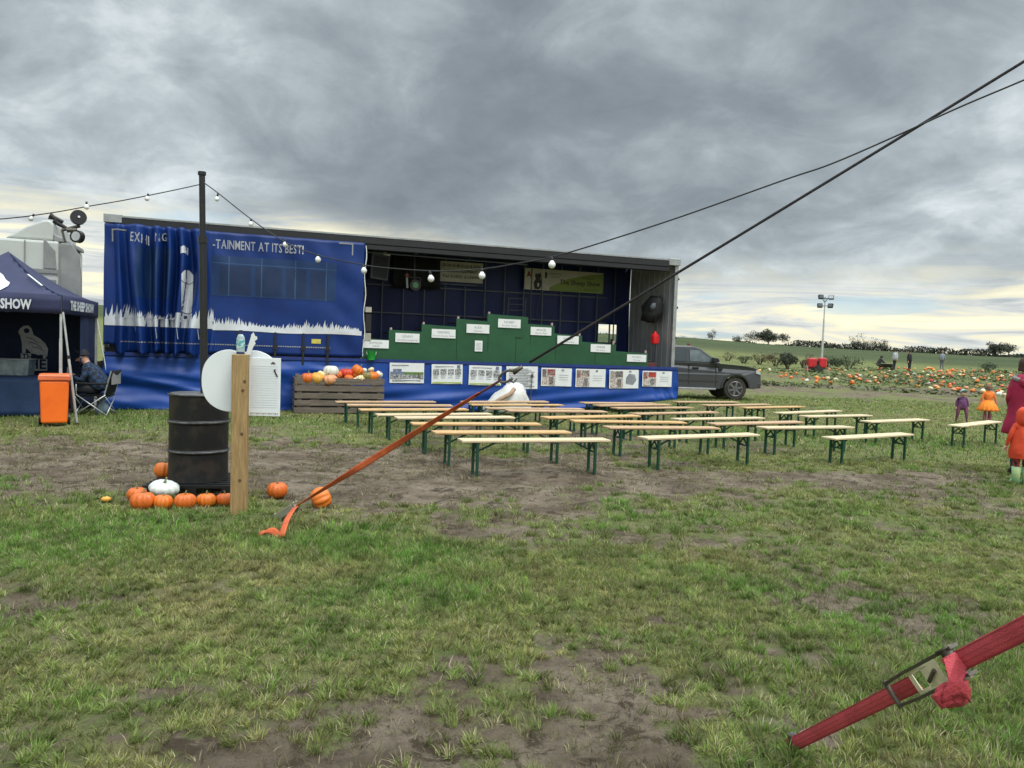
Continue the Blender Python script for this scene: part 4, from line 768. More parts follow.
# sheep emblem and words on the back wall
bo_ = GM @ Vector((0, GS-.07, 0)); bn_ = GM.to_3x3() @ Vector((0,1,0))
def bw(px, py, y=-.0): p = GI @ pp(px, py, bo_, bn_); return (p.x, GS-.07+y, p.z)
sh = [(93,165),(103,145),(120,133),(145,130),(162,146),(172,178),(205,198),(232,222),(246,250),(243,285),(232,300),(222,300),(218,280),(190,282),(160,272),(134,246),(130,272),(113,272),(112,222),(104,182)]
m = MB(); m.add([bw(a/5.12, 300+b/5.12) for a, b in sh], [tuple(range(len(sh)))]); SHP = m.build('sheep_emblem', GREYLOGO, GZ, fix=False)
m = MB(); 
for a0, b0, a1, b1 in ((135,190,200,222),(150,215,215,245),(165,240,228,262)): m.bar(bw(a0/5.12, 300+b0/5.12, -.006), bw((a0+a1)/10.24, 300+(b0+b1-14)/10.24, -.006), .012, .004, up=(0,1,0)); m.bar(bw((a0+a1)/10.24, 300+(b0+b1-14)/10.24, -.006), bw(a1/5.12, 300+b1/5.12, -.006), .012, .004, up=(0,1,0))
p = Vector(bw(137/5.12, 300+157/5.12, -.006)); m.lathe([(0,0),(.05,0),(.05,.004),(0,.004)], 14, M=Matrix.Translation(p) @ Matrix.Rotation(R(90), 4, 'X')); m.build('emblem_line', NAVYD, SHP, fix=False)
m = MB(); m.add([bw(a/5.12, 300+b/5.12) for a, b in ((106,273),(160,273),(160,302),(242,302),(242,362),(100,362),(100,310),(106,310))], [tuple(range(8))]); m.build('emblem_block', GREYLOGO, GZ, fix=False)
for t, a, b, h, w in (('THE', 112, 303, .11, .26), ('SHEEP', 108, 350, .19, .72)):
    p = bw(a/5.12, 300+b/5.12, -.006); mm = MB(); vs, fs = text_geo(t, 1, bold=.02); xs = [v[0] for v in vs]; mm.add([(p[0]+(x-min(xs))/(max(xs)-min(xs))*w, p[1], p[2]+y/.7*h) for x, y in vs], fs); mm.build('lettering', NAVYD, GZ, fix=False)
# leaning pole and tapes
a = gp(77, 424); b = dp(63, 312, 13.1); o = empty('leaning_pole', a, 0, 'thin pale metal pole leaning from the grass up to the gazebo corner', 'pole'); d = b-a; m = MB(); m.tube([(0,0,0), d*.6], .022, 8); m.build('lower_tube', CHROME, o); m = MB(); m.tube([d*.6, d], .017, 8); m.build('upper_tube', CHROME, o); m = MB(); m.tube([d*.585, d*.615], .028, 8); m.build('collar', BLACK, o); m = MB(); m.tube([(0,0,0), d*.012], .028, 8); m.build('foot', BLACK, o)
a = GM @ Vector((0, GS-.03, 1.85)); b = gp(113, 409); o = empty('white_tape', a, 0, 'narrow white tape running down from the rear gazebo leg behind the camping chair', 'tape'); m = MB(); m.bar((0,0,0), b-a, .035, .006); m.build('tape', PAPER, o)
# counter and clear box
cp = Vector(GI @ gp(40, 417)); CT = empty('covered_table', GM @ Vector((cp.x, cp.y, 0)), ga, 'table draped to the ground in navy cloth under the gazebo', 'table')
m = MB(); m.grid(lambda a, z: (a, .012*math.sin(a*11+z*2)*(1-z), z), arange(-1.75, 0, .06), arange(0.01, .72, .1)); m.grid(lambda y, z: (.0+.01*math.sin(y*20), y, z), arange(0, .75, .08), arange(.01, .72, .1)); m.build('cloth', mat('table_navy', (.018,.05,.14), .6, bump=.2), CT, smooth=True, solid=.004)
m = MB(); m.box(-1.75, 0, .722, .0, .75, .745); m.build('top', NAVYD, CT)
bx = empty('clear_box', GM @ Vector((cp.x-.62, cp.y+.05, .746)), ga, 'clear plastic storage box with coloured goods on the navy table', 'box')
CLR = mat('cloudy_clear_plastic', (.20,.25,.28), .25, col2=(.08,.12,.16), scale=7); m = MB(); m.prism([(-.42,0),(.40,0),(.43,.29),(-.45,.29)], 0, .4); m.build('tub', CLR, bx, bevel=.01); m = MB(); m.box(-.47,-.01,.292,.45,.41,.305); m.build('lid', mat('box_rim', (.38,.42,.43), .3), bx, bevel=.005)
m = MB(); m.lathe([(0,0),(.11,0),(.11,.01),(0,.01)], 18, M=Matrix.Translation((-.22,-.006,.14)) @ Matrix.Rotation(R(90), 4, 'X')); m.build('pink_disc', mat('coral_goods', (.62,.16,.13), .5), bx)
# ---------------------------------------------------------------- wheelie bin
bp_ = gp(54, 426.5); o = empty('wheelie_bin', (bp_.x, bp_.y+.0, 0), R(29), 'bright orange wheelie bin with a pinkish lid in front of the gazebo leg', 'bin')
def frust(m, z0, z1, a0, b0, a1, b1, y0=0, y1=0): m.add([(-a0,-b0+y0,z0),(a0,-b0+y0,z0),(a0,b0+y0,z0),(-a0,b0+y0,z0),(-a1,-b1+y1,z1),(a1,-b1+y1,z1),(a1,b1+y1,z1),(-a1,b1+y1,z1)], [(3,2,1,0),(4,5,6,7),(0,1,5,4),(1,2,6,5),(2,3,7,6),(3,0,4,7)])
m = MB(); frust(m, .05, .76, .190, .16, .212, .185, .19, .19); m.build('body', ORANGEP, o, bevel=.03)
m = MB(); frust(m, .765, .82, .232, .205, .232, .205, .19, .19); m.build('rim', ORANGEL, o, bevel=.012)
m = MB(); frust(m, .822, .87, .242, .215, .205, .18, .19, .19); m.build('lid', ORANGEL, o, bevel=.02)
m = MB(); m.tube([(-.23,.42,.84),(.23,.42,.84)], .016, 8); m.build('handle', ORANGEP, o)
for x in (-.23, .18): m = MB(); m.tube([(x,.33,.10),(x+.05,.33,.10)], .10, 18); m.build('wheel', BLACK, o)

# ================================================================ TRUCK CAB (tractor unit ahead of the trailer)
CM = TM; CB = empty('truck_cab', TM @ Vector((-1.9, 0, 0)), TA, 'cream lorry cab with roof deflector parked behind the gazebo', 'lorry cab')
# local: x from -1.35 (front) to 1.2 (rear), y 0..2.45 across
m = MB(); side = [(-1.45,.75),(1.06,.75),(1.06,3.40),(-.98,3.40),(-1.22,3.05),(-1.42,2.1),(-1.5,1.6)]
m.prism(side, .02, 2.42); m.build('cab_shell', CABW, CB, bevel=.05)
m = MB(); m.prism([(.08,3.41),(.95,3.41),(.95,3.74),(.88,3.83),(.74,3.81),(.48,3.68)], .12, 2.3); m.build('roof_deflector', CABW, CB, bevel=.04)
m = MB(); m.prism([(.955,3.40),(1.12,3.39),(1.10,3.48),(.955,3.56)], .10, 2.3); m.build('rear_fairing', CABG, CB, bevel=.02)
m = MB(); m.prism([(1.08,.8),(1.50,.8),(1.47,2.7),(1.42,3.15),(1.30,3.37),(1.08,3.37)], .03, .10); m.build('side_deflector', CABG, CB, bevel=.02); 
m = MB(); m.box(-1.0, -.012, 2.74, 1.06, .018, 2.82); m.box(.46, -.010, .9, .475, .018, 3.38); m.box(-1.3,-.014,1.9,1.0,.018,1.93); m.build('panel_line', CABG, CB)
m = MB(); m.prism([(-1.18,2.02),(-.25,2.02),(-.25,2.70),(-1.05,2.70)], -.02, .018); m.build('side_window', GLASS, CB)
m = MB(); m.prism([(.80,2.83),(1.03,2.83),(1.0,3.2),(.84,3.40),(.80,3.42)], -.016, .018); m.build('corner_panel', CABG, CB, bevel=.01)
m = MB(); m.box(.80,-.02,2.35,1.02,.018,2.62); m.build('locker_door', CABG, CB, bevel=.01)
for x in (-.75, 1.9): 
    for y in (.02, 2.1): m = MB(); m.tube([(x,y,.5),(x,y+.32,.5)], .5, 26); m.build('wheel', TYRE, CB, smooth=True, auto=40)
m = MB(); m.box(-1.3, .5, .55, 3.0, 1.9, .74); m.build('chassis', DARKM, CB)
# air horn and lamps on the roof
def disc(mb, c, ax, r_, t, n=20): ax = Vector(ax).normalized(); mb.tube([Vector(c), Vector(c)+ax*t], r_, n)
q0 = TM.inverted() @ pp(78, 218, TO+TN*.3, TN); cx = 1.9+q0.x; cz = q0.z
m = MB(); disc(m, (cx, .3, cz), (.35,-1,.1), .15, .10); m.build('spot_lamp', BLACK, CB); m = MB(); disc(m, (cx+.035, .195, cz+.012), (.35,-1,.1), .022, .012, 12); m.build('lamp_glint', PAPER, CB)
q0 = TM.inverted() @ pp(79.5, 237, TO+TN*.3, TN); m = MB(); disc(m, (1.9+q0.x, .3, q0.z), (-.5,-1,0), .13, .12); m.build('spot_lamp', BLACK, CB); m = MB(); disc(m, (1.9+q0.x-.045, .19, q0.z), (-.5,-1,0), .095, .012); m.build('lamp_glass', LAMPG, CB)
for pa, pb2 in (((50,216),(63,222)),((54,221),(66,228))):
    a = TM.inverted() @ pp(*pa, TO+TN*.3, TN); b = TM.inverted() @ pp(*pb2, TO+TN*.3, TN); a.x += 1.9; b.x += 1.9; m = MB(); m.tube([a, a+(b-a)*.25, b], [.075, .05, .035], 12); m.build('air_horn', BLACK, CB)
a = TM.inverted() @ pp(62, 230, TO+TN*.3, TN); b = TM.inverted() @ pp(80, 226, TO+TN*.3, TN); a.x += 1.9; b.x += 1.9; m = MB(); m.tube([a, b], .035, 8); m.bar(a, a+Vector((.06,0,-.25)), .04); m.bar(b+Vector((-.06,0,0)), b+Vector((-.16,0,-.30)), .04); m.tube([a+Vector((.1,-.05,.0)), b+Vector((-.05,-.05,-.1))], .05, 8); m.build('lamp_bracket', STEELD, CB)

# ================================================================ ROPES AND STRAPS
A = gp(272, 521); Bp = dp(1024, 58, 5.5); dv = Bp-A
def online(px):                               # parameter where the line passes the column px
    lo, hi = 0.0, 1.4
    for _ in range(50):
        md = (lo+hi)/2; p = A+dv*md-CAMP; x = 512+FPX*p.dot(cr)/p.dot(cf)
        if x < px: lo = md
        else: hi = md
    return A+dv*lo
GR = empty('guy_rope', A, 0, 'dark guy rope with orange ratchet strap rising across the benches to the upper right', 'guy rope'); dn = dv.normalized()
hk = online(512)-A; rs = online(297)-A; top = dv*1.6; side = dn.cross(Vector((0,1,0))).normalized()
m = MB(); pts = [hk+(top-hk)*t for t in arange(0.02, 1, .04)]; m.tube([p+Vector((0,0,-.10*math.sin(math.pi*i/len(pts))*0.25)) for i, p in enumerate(pts)], .0105, 8); m.build('rope', ROPE, GR, smooth=True)
us_ = arange(0, 1, .02)
def sp_(t, w):
    t = t*.86
    c = rs+(hk-rs)*t; ang = 1.40*max(0, 1-t/.32)**.6 + 1.15*max(0, (t-.32)/.54)**.8; b_ = side*math.cos(ang)+dn.cross(side)*math.sin(ang); return c+b_*(w/2)
m = MB(); m.grid(lambda t, k: sp_(t, k), us_, [-.055, -.03, 0, .03, .055]); m.build('strap', ORSTRAP, GR, smooth=True, solid=.004)
m = MB(); m.tube([rs+(hk-rs)*t-Vector((0,.012,0)) for t in (0.0, .2, .4)], [.012,.008,.003], 6); pass
# ratchet by the ground
ax = dn; 
m = MB(); 
for s_ in (-1, 1): m.bar(rs-ax*.24+side*s_*.035, rs+ax*.02+side*s_*.035, .006, .045, up=side.cross(ax)); 
m.tube([rs-ax*.02-side*.045, rs-ax*.02+side*.045], .016, 10); m.tube([rs-ax*.22-side*.045, rs-ax*.22+side*.045], .010, 8); m.build('ratchet_frame', mat('pale_ratchet', (.50,.47,.40), .4, .6), GR)
m = MB(); m.bar(rs-ax*.20-Vector((0,.01,.055)), rs+ax*.02-Vector((0,.01,.03)), .012, .03, up=side); m.build('ratchet_handle', STEELD, GR); m = MB(); m.bar(rs-ax*.25-Vector((0,.03,-.005)), rs-ax*.04-Vector((0,.03,-.01)), .012, .052, up=side); m.build('ratchet_plate', mat('pale_ratchet', (.5,.5,.5)), GR)
m = MB(); g0 = rs-ax*.21; g1 = gp(266, 524, -.02)-A; wv = Vector((.02,.0,.045)); m.grid(lambda t, k: g0+(g1-g0)*t+wv*k, arange(0,1,.1), [-.5,0,.5]); m.build('ground_loop', RDSTRAP, GR, solid=.004)
t0, t1, t2 = online(296)-A, gp(281, 538, .015)-A, gp(262, 534, .03)-A
def tail(t, k):
    if t < .6: c = t0.lerp(t1, t/.6); c = c+Vector((.0,-.05*math.sin(t/.6*math.pi),.03*math.sin(t/.6*math.pi)))
    else: c = t1.lerp(t2, (t-.6)/.4); c = c+Vector((0,-.02,.05*math.sin((t-.6)/.4*math.pi)))
    return c+Vector((.028,-.004+.03*max(0,t-.55),.012+.035*max(0,t-.55)))*k*2
m = MB(); m.grid(tail, arange(0, 1, .03), [-.5,-.2,.2,.5]); m.build('loose_tail', ORSTRAP, GR, smooth=True, solid=.004)
m = MB(); m.rings([(t2.x,t2.y,t2.z-.04,.02,.015),(t2.x+.01,t2.y,t2.z-.02,.045,.03),(t2.x+.02,t2.y,t2.z+.01,.045,.03),(t2.x+.02,t2.y,t2.z+.03,.02,.01)], 12); m.build('folded_end', ORSTRAP, GR, smooth=True)
# hook where strap meets rope
m = MB(); h0 = hk-ax*.05; m.tube([h0+ax*(.070*math.cos(t)+.0)+side*(.040*math.sin(t)) for t in arange(-.3, 5.2, .35)], .011, 10); m.tube([h0+ax*.06, h0+ax*.15], [.024,.014], 8); m.tube([h0-side*.03, h0-side*.07+ax*.02, h0-side*.06+ax*.06], .008, 8); m.build('hook', STEELD, GR, smooth=True)
m = MB(); m.tube([h0-ax*.055, h0-ax*.25, rs+(hk-rs)*.84], [.010,.010,.012], 8); m.build('knot', mat('dark_red_rope', (.10,.02,.03), .85), GR)
# second strap, near the camera at the right
C0, C1 = gp(792, 745), dp(1100, 590.5, 1.72); SV = C1-C0; sd_ = SV.normalized(); RS = empty('ratchet_strap', C0, 0, 'red ratchet strap with a knotted end in the near right corner', 'strap')
def onS(px):
    lo, hi = 0.0, 1.2
    for _ in range(50):
        md = (lo+hi)/2; p = C0+SV*md-CAMP; x = 512+FPX*p.dot(cr)/p.dot(cf)
        if x < px: lo = md
        else: hi = md
    return SV*lo
vw = (CAMP-(C0+SV*.5)).normalized(); wd = sd_.cross(vw).normalized(); wd = -wd if wd.z < 0 else wd; nm_ = sd_.cross(wd).normalized(); nm_ = -nm_ if nm_.dot(vw) < 0 else nm_
def rib(p0, p1, w, mb, tw=0.0, n=40, cv=.004):
    mb.grid(lambda t, k: p0+(p1-p0)*t+(wd*math.cos(tw*t)+nm_*math.sin(tw*t))*w*k+nm_*(cv*math.cos(k*math.pi)+.002*math.sin(t*19)), arange(0,1,1/n), [-.5,-.3,-.1,.1,.3,.5])
m = MB(); rib(SV*-.07, onS(918), .052, m, .1); m.build('lower_strap', RDSTRAP, RS, smooth=True, solid=.003)
m = MB(); rib(onS(958), SV*1.15, .055, m, -.15); m.build('upper_strap', RDSTRAP, RS, smooth=True, solid=.003)
STR = mat('dirty_red_webbing', (.22,.035,.045), .8, col2=(.42,.05,.06), scale=30); m = MB()
for p0_, p1_, tw_ in ((SV*-.07, onS(918), .1), (onS(958), SV*1.15, -.15)):
    for k0, k1 in ((.40,.47),(-.47,-.43),(.10,.12),(-.16,-.14)):
        m.grid(lambda t, k: p0_+(p1_-p0_)*t+(wd*math.cos(tw_*t)+nm_*math.sin(tw_*t))*.055*k+nm_*(.0030+.004*math.cos(k*math.pi)+.002*math.sin(t*19)), arange(0,1,1/40), [k0, k1])
m.build('webbing_line', STR, RS, fix=False)
r0_, r1_ = onS(900), onS(962); RL = (r1_-r0_).length; fx = lambda x, w, n=0.0: r0_+sd_*x*RL+wd*w+nm_*n
m = MB()
for s_ in (-1, 1):
    m.bar(fx(.0, s_*.036, .03), fx(.35, s_*.040, .03), .009, .018, up=nm_); m.bar(fx(.33, s_*.040, .028), fx(.75, s_*.040, .012), .009, .026, up=nm_); m.bar(fx(.72, s_*.040, .014), fx(1.02, s_*.040, .0), .010, .036, up=nm_)
m.build('ratchet_frame', STEELD, RS, bevel=.001)
m = MB(); m.tube([fx(.0, -.044, .03), fx(.0, .044, .03)], .0085, 10); m.build('grip_bar', STEELD, RS, smooth=True, auto=50)
m = MB()
for a0, a1, b0, b1 in ((.36,.42,-.03,.03),(.56,.66,-.03,.03),(.36,.66,.024,.034),(.36,.66,-.034,-.024),(.66,.80,-.034,.034)):
    m.box(0,0,0,1,1,1, M=Matrix((( *(sd_*(a1-a0)*RL), 0),( *(wd*(b1-b0)), 0),( *(nm_*.004), 0),(0,0,0,1))).transposed() @ Matrix.Identity(4) if 0 else Matrix.Translation(fx(a0, b0, .026)) @ Matrix((sd_*(a1-a0)*RL, wd*(b1-b0), nm_*.004)).transposed().to_4x4())
m.build('pawl_plate', BRASS, RS, bevel=.001)
m = MB(); m.tube([fx(.60, -.012, .036), fx(.75, .008, .036)], .006, 8); m.build('pawl_spring', STEELD, RS)
m = MB(); m.tube([fx(.93, -.046, .008), fx(.93, .046, .008)], .020, 16); 
for s_ in (-1, 1):
    m.tube([fx(.93, s_*.043, .008), fx(.93, s_*.048, .008)], .030, 14)
m.build('drum_spindle', STEELD, RS, smooth=True, auto=40)
# knot: wound strap and hanging folded end
m = MB(); m.grid(lambda t, k: fx(.93, k*.9, .008)+ (sd_*math.cos(t)+nm_*math.sin(t))*.026, arange(-1.2, 3.6, .25), [-.028,-.01,.01,.028]); m.build('wound_strap', mat('folded_red_webbing', (0,0,0)) if 'folded_red_webbing' in MATS else RDSTRAP, RS, smooth=True, solid=.003)
kc = fx(.95, -.01, .045); dwn = Vector((0,0,-1)); rt = cr.copy(); fw = -cf
def kp(x, z, n=0.0): return kc+rt*x+dwn*(-z)+fw*n
m = MB(); m.add([kp(-.018,.035,.0),kp(.012,.045,.01),(kp(.042,.0,.012)),kp(.050,-.03,.01),kp(.03,-.052,.03),kp(-.024,-.05,.034),kp(-.018,-.01,.03)], [(0,1,6),(1,2,6),(2,3,4),(2,4,6),(4,5,6)]); m.build('fold_flap', RDSTRAP, RS, solid=.004)
m = MB()
def knot(u, v):
    t = math.pi*u; a = 2*math.pi*v; r_ = math.sin(t)**.7*(.036+.005*math.sin(2*a+1)+.006*math.sin(3*a-2*t)); zz = -.070+math.cos(t)*.032
    return kp(math.cos(a)*r_*1.1+.008, zz+.006*math.sin(a*2), math.sin(a)*r_*.8+.01)
m.grid(knot, arange(0.02, .98, .08), arange(0, 1, .06)); KR = mat('folded_red_webbing', (.50,.050,.065), .75, col2=(.34,.035,.045), scale=12, bump=.5, bscale=150); crease(m.build('knot_body', KR, RS, smooth=True), .022, .035)
m = MB(); m.grid(lambda t, k: kp(-.036+.078*t, -.062+.030*math.sin(t*3.0)+k*.020, .036+.012*math.sin(t*math.pi)), arange(0,1,.1), [-1,-.3,.3,1]); m.grid(lambda t, k: kp(-.048+.03*t+.016*k, -.052-.035*t+k*.010, .028+.006*t), arange(0,1,.2), [-1,0,1]); m.build('knot_wrap', KR, RS, smooth=True, solid=.003)
m = MB(); m.box(-.012,-.012,-.05,.012,.012,.05); m.lathe([(.02,.03),(.02,.045),(0,.05)], 10); m.build('ground_peg', STEELD, RS)
# pale corner at the lower right
tp_ = gp(1030, 772); o = empty('pale_tub', (tp_.x+.30, tp_.y-.02, 0), R(20), 'edge of a pale teal plastic tub on the grass at the bottom right corner', 'tub'); m = MB(); m.rings([(0,0,0,.26,.2),(0,0,.06,.28,.22),(0,0,.075,.25,.20),(0,0,.08,.12,.10)], 28); m.build('shell', mat('pale_teal_plastic', (.40,.50,.52), .5), o, smooth=True)
# ---------------------------------------------------------------- string lights
def cable(name, label, P3, bulbs, rad=.0055):
    pts = [dp(a, b, y) for a, b, y in P3]; o = empty(name, pts[0], 0, label, 'string lights'); base = pts[0]
    def cr_(ps, n=8):
        out = []
        for i in range(len(ps)-1):
            p0, p1, p2, p3 = ps[max(i-1,0)], ps[i], ps[i+1], ps[min(i+2, len(ps)-1)]
            for k in range(n):
                t = k/n; out.append(.5*((2*p1)+(-p0+p2)*t+(2*p0-5*p1+4*p2-p3)*t*t+(-p0+3*p1-3*p2+p3)*t**3))
        return out+[ps[-1]]
    sm = cr_(pts); m = MB(); m.tube([p-base for p in sm], rad, 6); m.build('cable', BLACK, o, smooth=True)
    for a, b in bulbs:
        best = min(sm, key=lambda p: abs(512+FPX*(p-CAMP).dot(cr)/(p-CAMP).dot(cf)-a)); y = best.y; c = dp(a, b, y); t_ = best-c; t_.y = 0; L_ = max(.05, min(t_.length, .09)); upv = Vector((0,0,1)) if t_.length < .02 else t_.normalized()
        ks = .74 if a < 300 else (.85 if a < 400 else .9); Mq = Matrix.Translation(c-base) @ Vector((0,0,1)).rotation_difference(upv).to_matrix().to_4x4() @ Matrix.Scale(ks, 4)
        s_ = MB(); s_.tube([(0,0,.026),(0,0,max(L_, t_.length)/ks) ], .013, 8, M=Mq); h = s_.build('socket', BLACK, o, smooth=True)
        s_ = MB(); s_.lathe([(.0,-.034),(.014,-.031),(.026,-.020),(.031,-.004),(.029,.01),(.018,.025),(.013,.034),(0,.034)], 16, M=Mq); s_.build('bulb', BULB, h, smooth=True)
    return o
cable('string_lights', 'string of white bulbs sagging from the black pole across the stage to the upper right', [(203,182,7.9),(218,193,7.8),(251,219,7.6),(285,242,7.4),(318,255,7.15),(364,265,6.9),(400,269,6.7),(440,271,6.5),(482,269,6.3),(520,263,6.15),(552,257,6.0),(600,243,5.8),(680,217,5.5),(784,180,5.2),(831,164,5.05),(896,136,4.9),(960,107,4.75),(1024,80,4.6),(1200,5,4.3),(1700,-230,3.6)],
      [(217,199),(251,224),(285,244.5),(318,259.5),(364,270.5),(431,278.5),(482,275.5),(552,264.5)])
cable('string_lights', 'string of clear bulbs running from the black pole out of the picture at the left', [(202,184,7.95),(170,191,7.8),(125,200,7.6),(90,206,7.4),(50,213,7.2),(0,219,7.0),(-80,222,6.7),(-200,215,6.3)], [(147,198.5),(86.5,207),(31,218.5)])

# ================================================================ PEOPLE
def skin_mesh(V, E, RAD, sub=2):
    me = bpy.data.meshes.new('s'); me.from_pydata(V, E, []); o = bpy.data.objects.new('s', me); COL.objects.link(o); md = o.modifiers.new('k', 'SKIN'); md.use_smooth_shade = True
    for i, r_ in enumerate(RAD): me.skin_vertices[0].data[i].radius = (r_, r_) if not isinstance(r_, tuple) else r_; me.skin_vertices[0].data[i].use_root = (i == 0)
    s_ = o.modifiers.new('u', 'SUBSURF'); s_.levels = sub; s_.render_levels = sub
    dg = bpy.context.evaluated_depsgraph_get(); dg.update(); ev = o.evaluated_get(dg); m2 = ev.to_mesh(); vs = [tuple(v.co) for v in m2.vertices]; fs = [tuple(p.vertices) for p in m2.polygons]; ev.to_mesh_clear(); bpy.data.objects.remove(o); bpy.data.meshes.remove(me); return vs, fs
def dist_seg(p, a, b): ab = b-a; t = max(0, min(1, (p-a).dot(ab)/max(ab.dot(ab), 1e-9))); return (p-(a+ab*t)).length
def figure(parent, J, H, mats_, wide=1.0, fingers=True):
    """J: joints; H body height; mats_: dict region -> material"""
    k = H/1.75; n = ['pelvis','belly','chest','neck','head0','head1','hipL','kneeL','ankL','toeL','hipR','kneeR','ankR','toeR','shL','elL','wrL','shR','elR','wrR']
    V = [tuple(J[a]) for a in n]; ix = {a: i for i, a in enumerate(n)}
    hs = J.get('headscale', 1.0)
    rad = dict(pelvis=.135, belly=.125, chest=.145, neck=.055, head0=.088*hs, head1=.082*hs, hip=.088, knee=.058, ank=.042, toe=.036, sh=.062, el=.045, wr=.030)
    RAD = []
    for a in n:
        b = a[:-1] if a[-1] in 'LR' else a; r_ = rad[b]*k*(wide if b in ('pelvis','belly','chest','hip','knee','sh','el') else 1); RAD.append((r_*1.15, r_*.8) if b in ('belly','chest','pelvis') else r_)
    E = [('pelvis','belly'),('belly','chest'),('chest','neck'),('neck','head0'),('head0','head1'),('pelvis','hipL'),('hipL','kneeL'),('kneeL','ankL'),('ankL','toeL'),('pelvis','hipR'),('hipR','kneeR'),('kneeR','ankR'),('ankR','toeR'),('chest','shL'),('shL','elL'),('elL','wrL'),('chest','shR'),('shR','elR'),('elR','wrR')]
    vs, fs = skin_mesh(V, [(ix[a], ix[b]) for a, b in E], RAD); m = MB(); m.add(vs, fs)
    segs = [('head', 'neck', 'head1'), ('head', 'head0', 'head1'), ('torso', 'pelvis', 'chest'), ('torso','chest','neck'), ('leg','pelvis','hipL'),('leg','hipL','kneeL'),('leg','kneeL','ankL'),('shoe','ankL','toeL'),('leg','pelvis','hipR'),('leg','hipR','kneeR'),('leg','kneeR','ankR'),('shoe','ankR','toeR'),('sleeve','shL','elL'),('sleeve','elL','wrL'),('sleeve','shR','elR'),('sleeve','elR','wrR'),('torso','chest','shL'),('torso','chest','shR')]
    regs = ['head','torso','leg','shoe','sleeve']; JV = {a: Vector(J[a]) for a in n}
    m.m = []
    for f in m.f:
        c = sum((Vector(m.v[i]) for i in f), Vector())/len(f); m.m.append(regs.index(min(segs, key=lambda s_: dist_seg(c, JV[s_[1]], JV[s_[2]]))[0]))
    # hands: palm and five fingers rooted in the palm
    for s_ in 'LR':
        w_, e_ = JV['wr'+s_], JV['el'+s_]; d = (w_-e_).normalized(); d = (d+Vector(J.get('hand'+s_, d))).normalized() if ('hand'+s_) in J else d
        sx = d.cross(Vector((0,0,1))); sx = sx.normalized() if sx.length > .2 else Vector((1,0,0)); nn = sx.cross(d)
        pv = [w_, w_+d*.045*k, w_+d*.085*k]; hv, hf = skin_mesh([tuple(p) for p in pv], [(0,1),(1,2)], [(.026*k,.018*k),(.038*k,.016*k),(.040*k,.014*k)], 1); m.add(hv, hf, 0)
        if fingers:
            for q_, (off, ln) in enumerate(((-.030,.060),(-.010,.075),(.010,.070),(.030,.055))):
                b0 = w_+d*.075*k+sx*off*k; m.tube([b0, b0+d*ln*.45*k, b0+d*ln*.8*k-nn*ln*.3*k, b0+d*ln*.95*k-nn*ln*.6*k], [.0095*k,.009*k,.008*k,.005*k], 6, 0)
            b0 = w_+d*.025*k-sx*.028*k; m.tube([b0, b0+d*.025*k-sx*.022*k, b0+d*.055*k-sx*.026*k-nn*.01*k], [.012*k,.010*k,.007*k], 6, 0)
    # face
    f = Vector(J.get('face', (1,0,0))).normalized(); hc = (JV['head0']*.5+JV['head1']*.5); up = (JV['head1']-JV['neck']).normalized(); lf = up.cross(f).normalized(); r_ = .088*k*hs
    m.tube([hc+f*r_*.85+up*.01*k, hc+f*r_*1.22-up*.022*k, hc+f*r_*.9-up*.03*k], [.010*k,.017*k,.012*k], 8, 0)
    for s_ in (-1, 1):
        m.lathe([(0,-.011*k),(.009*k,0),(0,.011*k)], 8, 3, M=Matrix.Translation(hc+f*r_*.93+lf*s_*.033*k+up*.015*k)); m.tube([hc+lf*s_*r_*.93-up*.03*k, hc+lf*s_*r_*1.08, hc+lf*s_*r_*.95+up*.03*k], [.008*k,.016*k,.008*k], 8, 0)
    m.tube([hc+f*r_*.96-up*.055*k-lf*.022*k, hc+f*r_*1.0-up*.057*k, hc+f*r_*.96-up*.055*k+lf*.022*k], .005*k, 6, 3)
    return crease(m.build('body', [mats_[a] for a in regs], parent, smooth=True), .010, .07, 0)
def stand(H, lean=0, arms=None, spread=.09, step=0.0, child=False):
    k = H/1.75; hd = 1.0 if not child else 1.35; J = dict(pelvis=(0,0,.93*k), belly=(.0,0,1.08*k), chest=(.0+lean*.1,0,1.30*k), neck=(.0+lean*.14,0,1.47*k), head0=(.02+lean*.16,0,1.57*k if not child else 1.56*k), head1=(.02+lean*.18,0,1.665*k if not child else 1.64*k),
      hipL=(0,spread*k,.86*k), kneeL=(.03+step*.5,spread*k*1.1,.49*k), ankL=(step*.9,spread*k*1.2,.08*k), toeL=(step*.9+.13*k,spread*k*1.3,.035*k), hipR=(0,-spread*k,.86*k), kneeR=(.03-step*.3,-spread*k*1.1,.49*k), ankR=(-step*.9,-spread*k*1.2,.08*k), toeR=(-step*.9+.13*k,-spread*k*1.3,.035*k),
      shL=(0,.17*k,1.39*k), elL=(-.03*k,.23*k,1.12*k), wrL=(.05*k,.24*k,.88*k), shR=(0,-.17*k,1.39*k), elR=(-.03*k,-.23*k,1.12*k), wrR=(.05*k,-.24*k,.88*k), headscale=hd)
    if child: J.update(shL=(0,.19*k,1.34*k), shR=(0,-.19*k,1.34*k), elL=(-.03*k,.30*k,1.10*k), elR=(-.03*k,-.30*k,1.10*k), wrL=(.03*k,.33*k,.88*k), wrR=(.03*k,-.33*k,.88*k))
    if arms: J.update(arms)
    return J
def cloth(name, c, c2=None, rough=.8, **k): return mat(name, c, rough, col2=c2, **k)
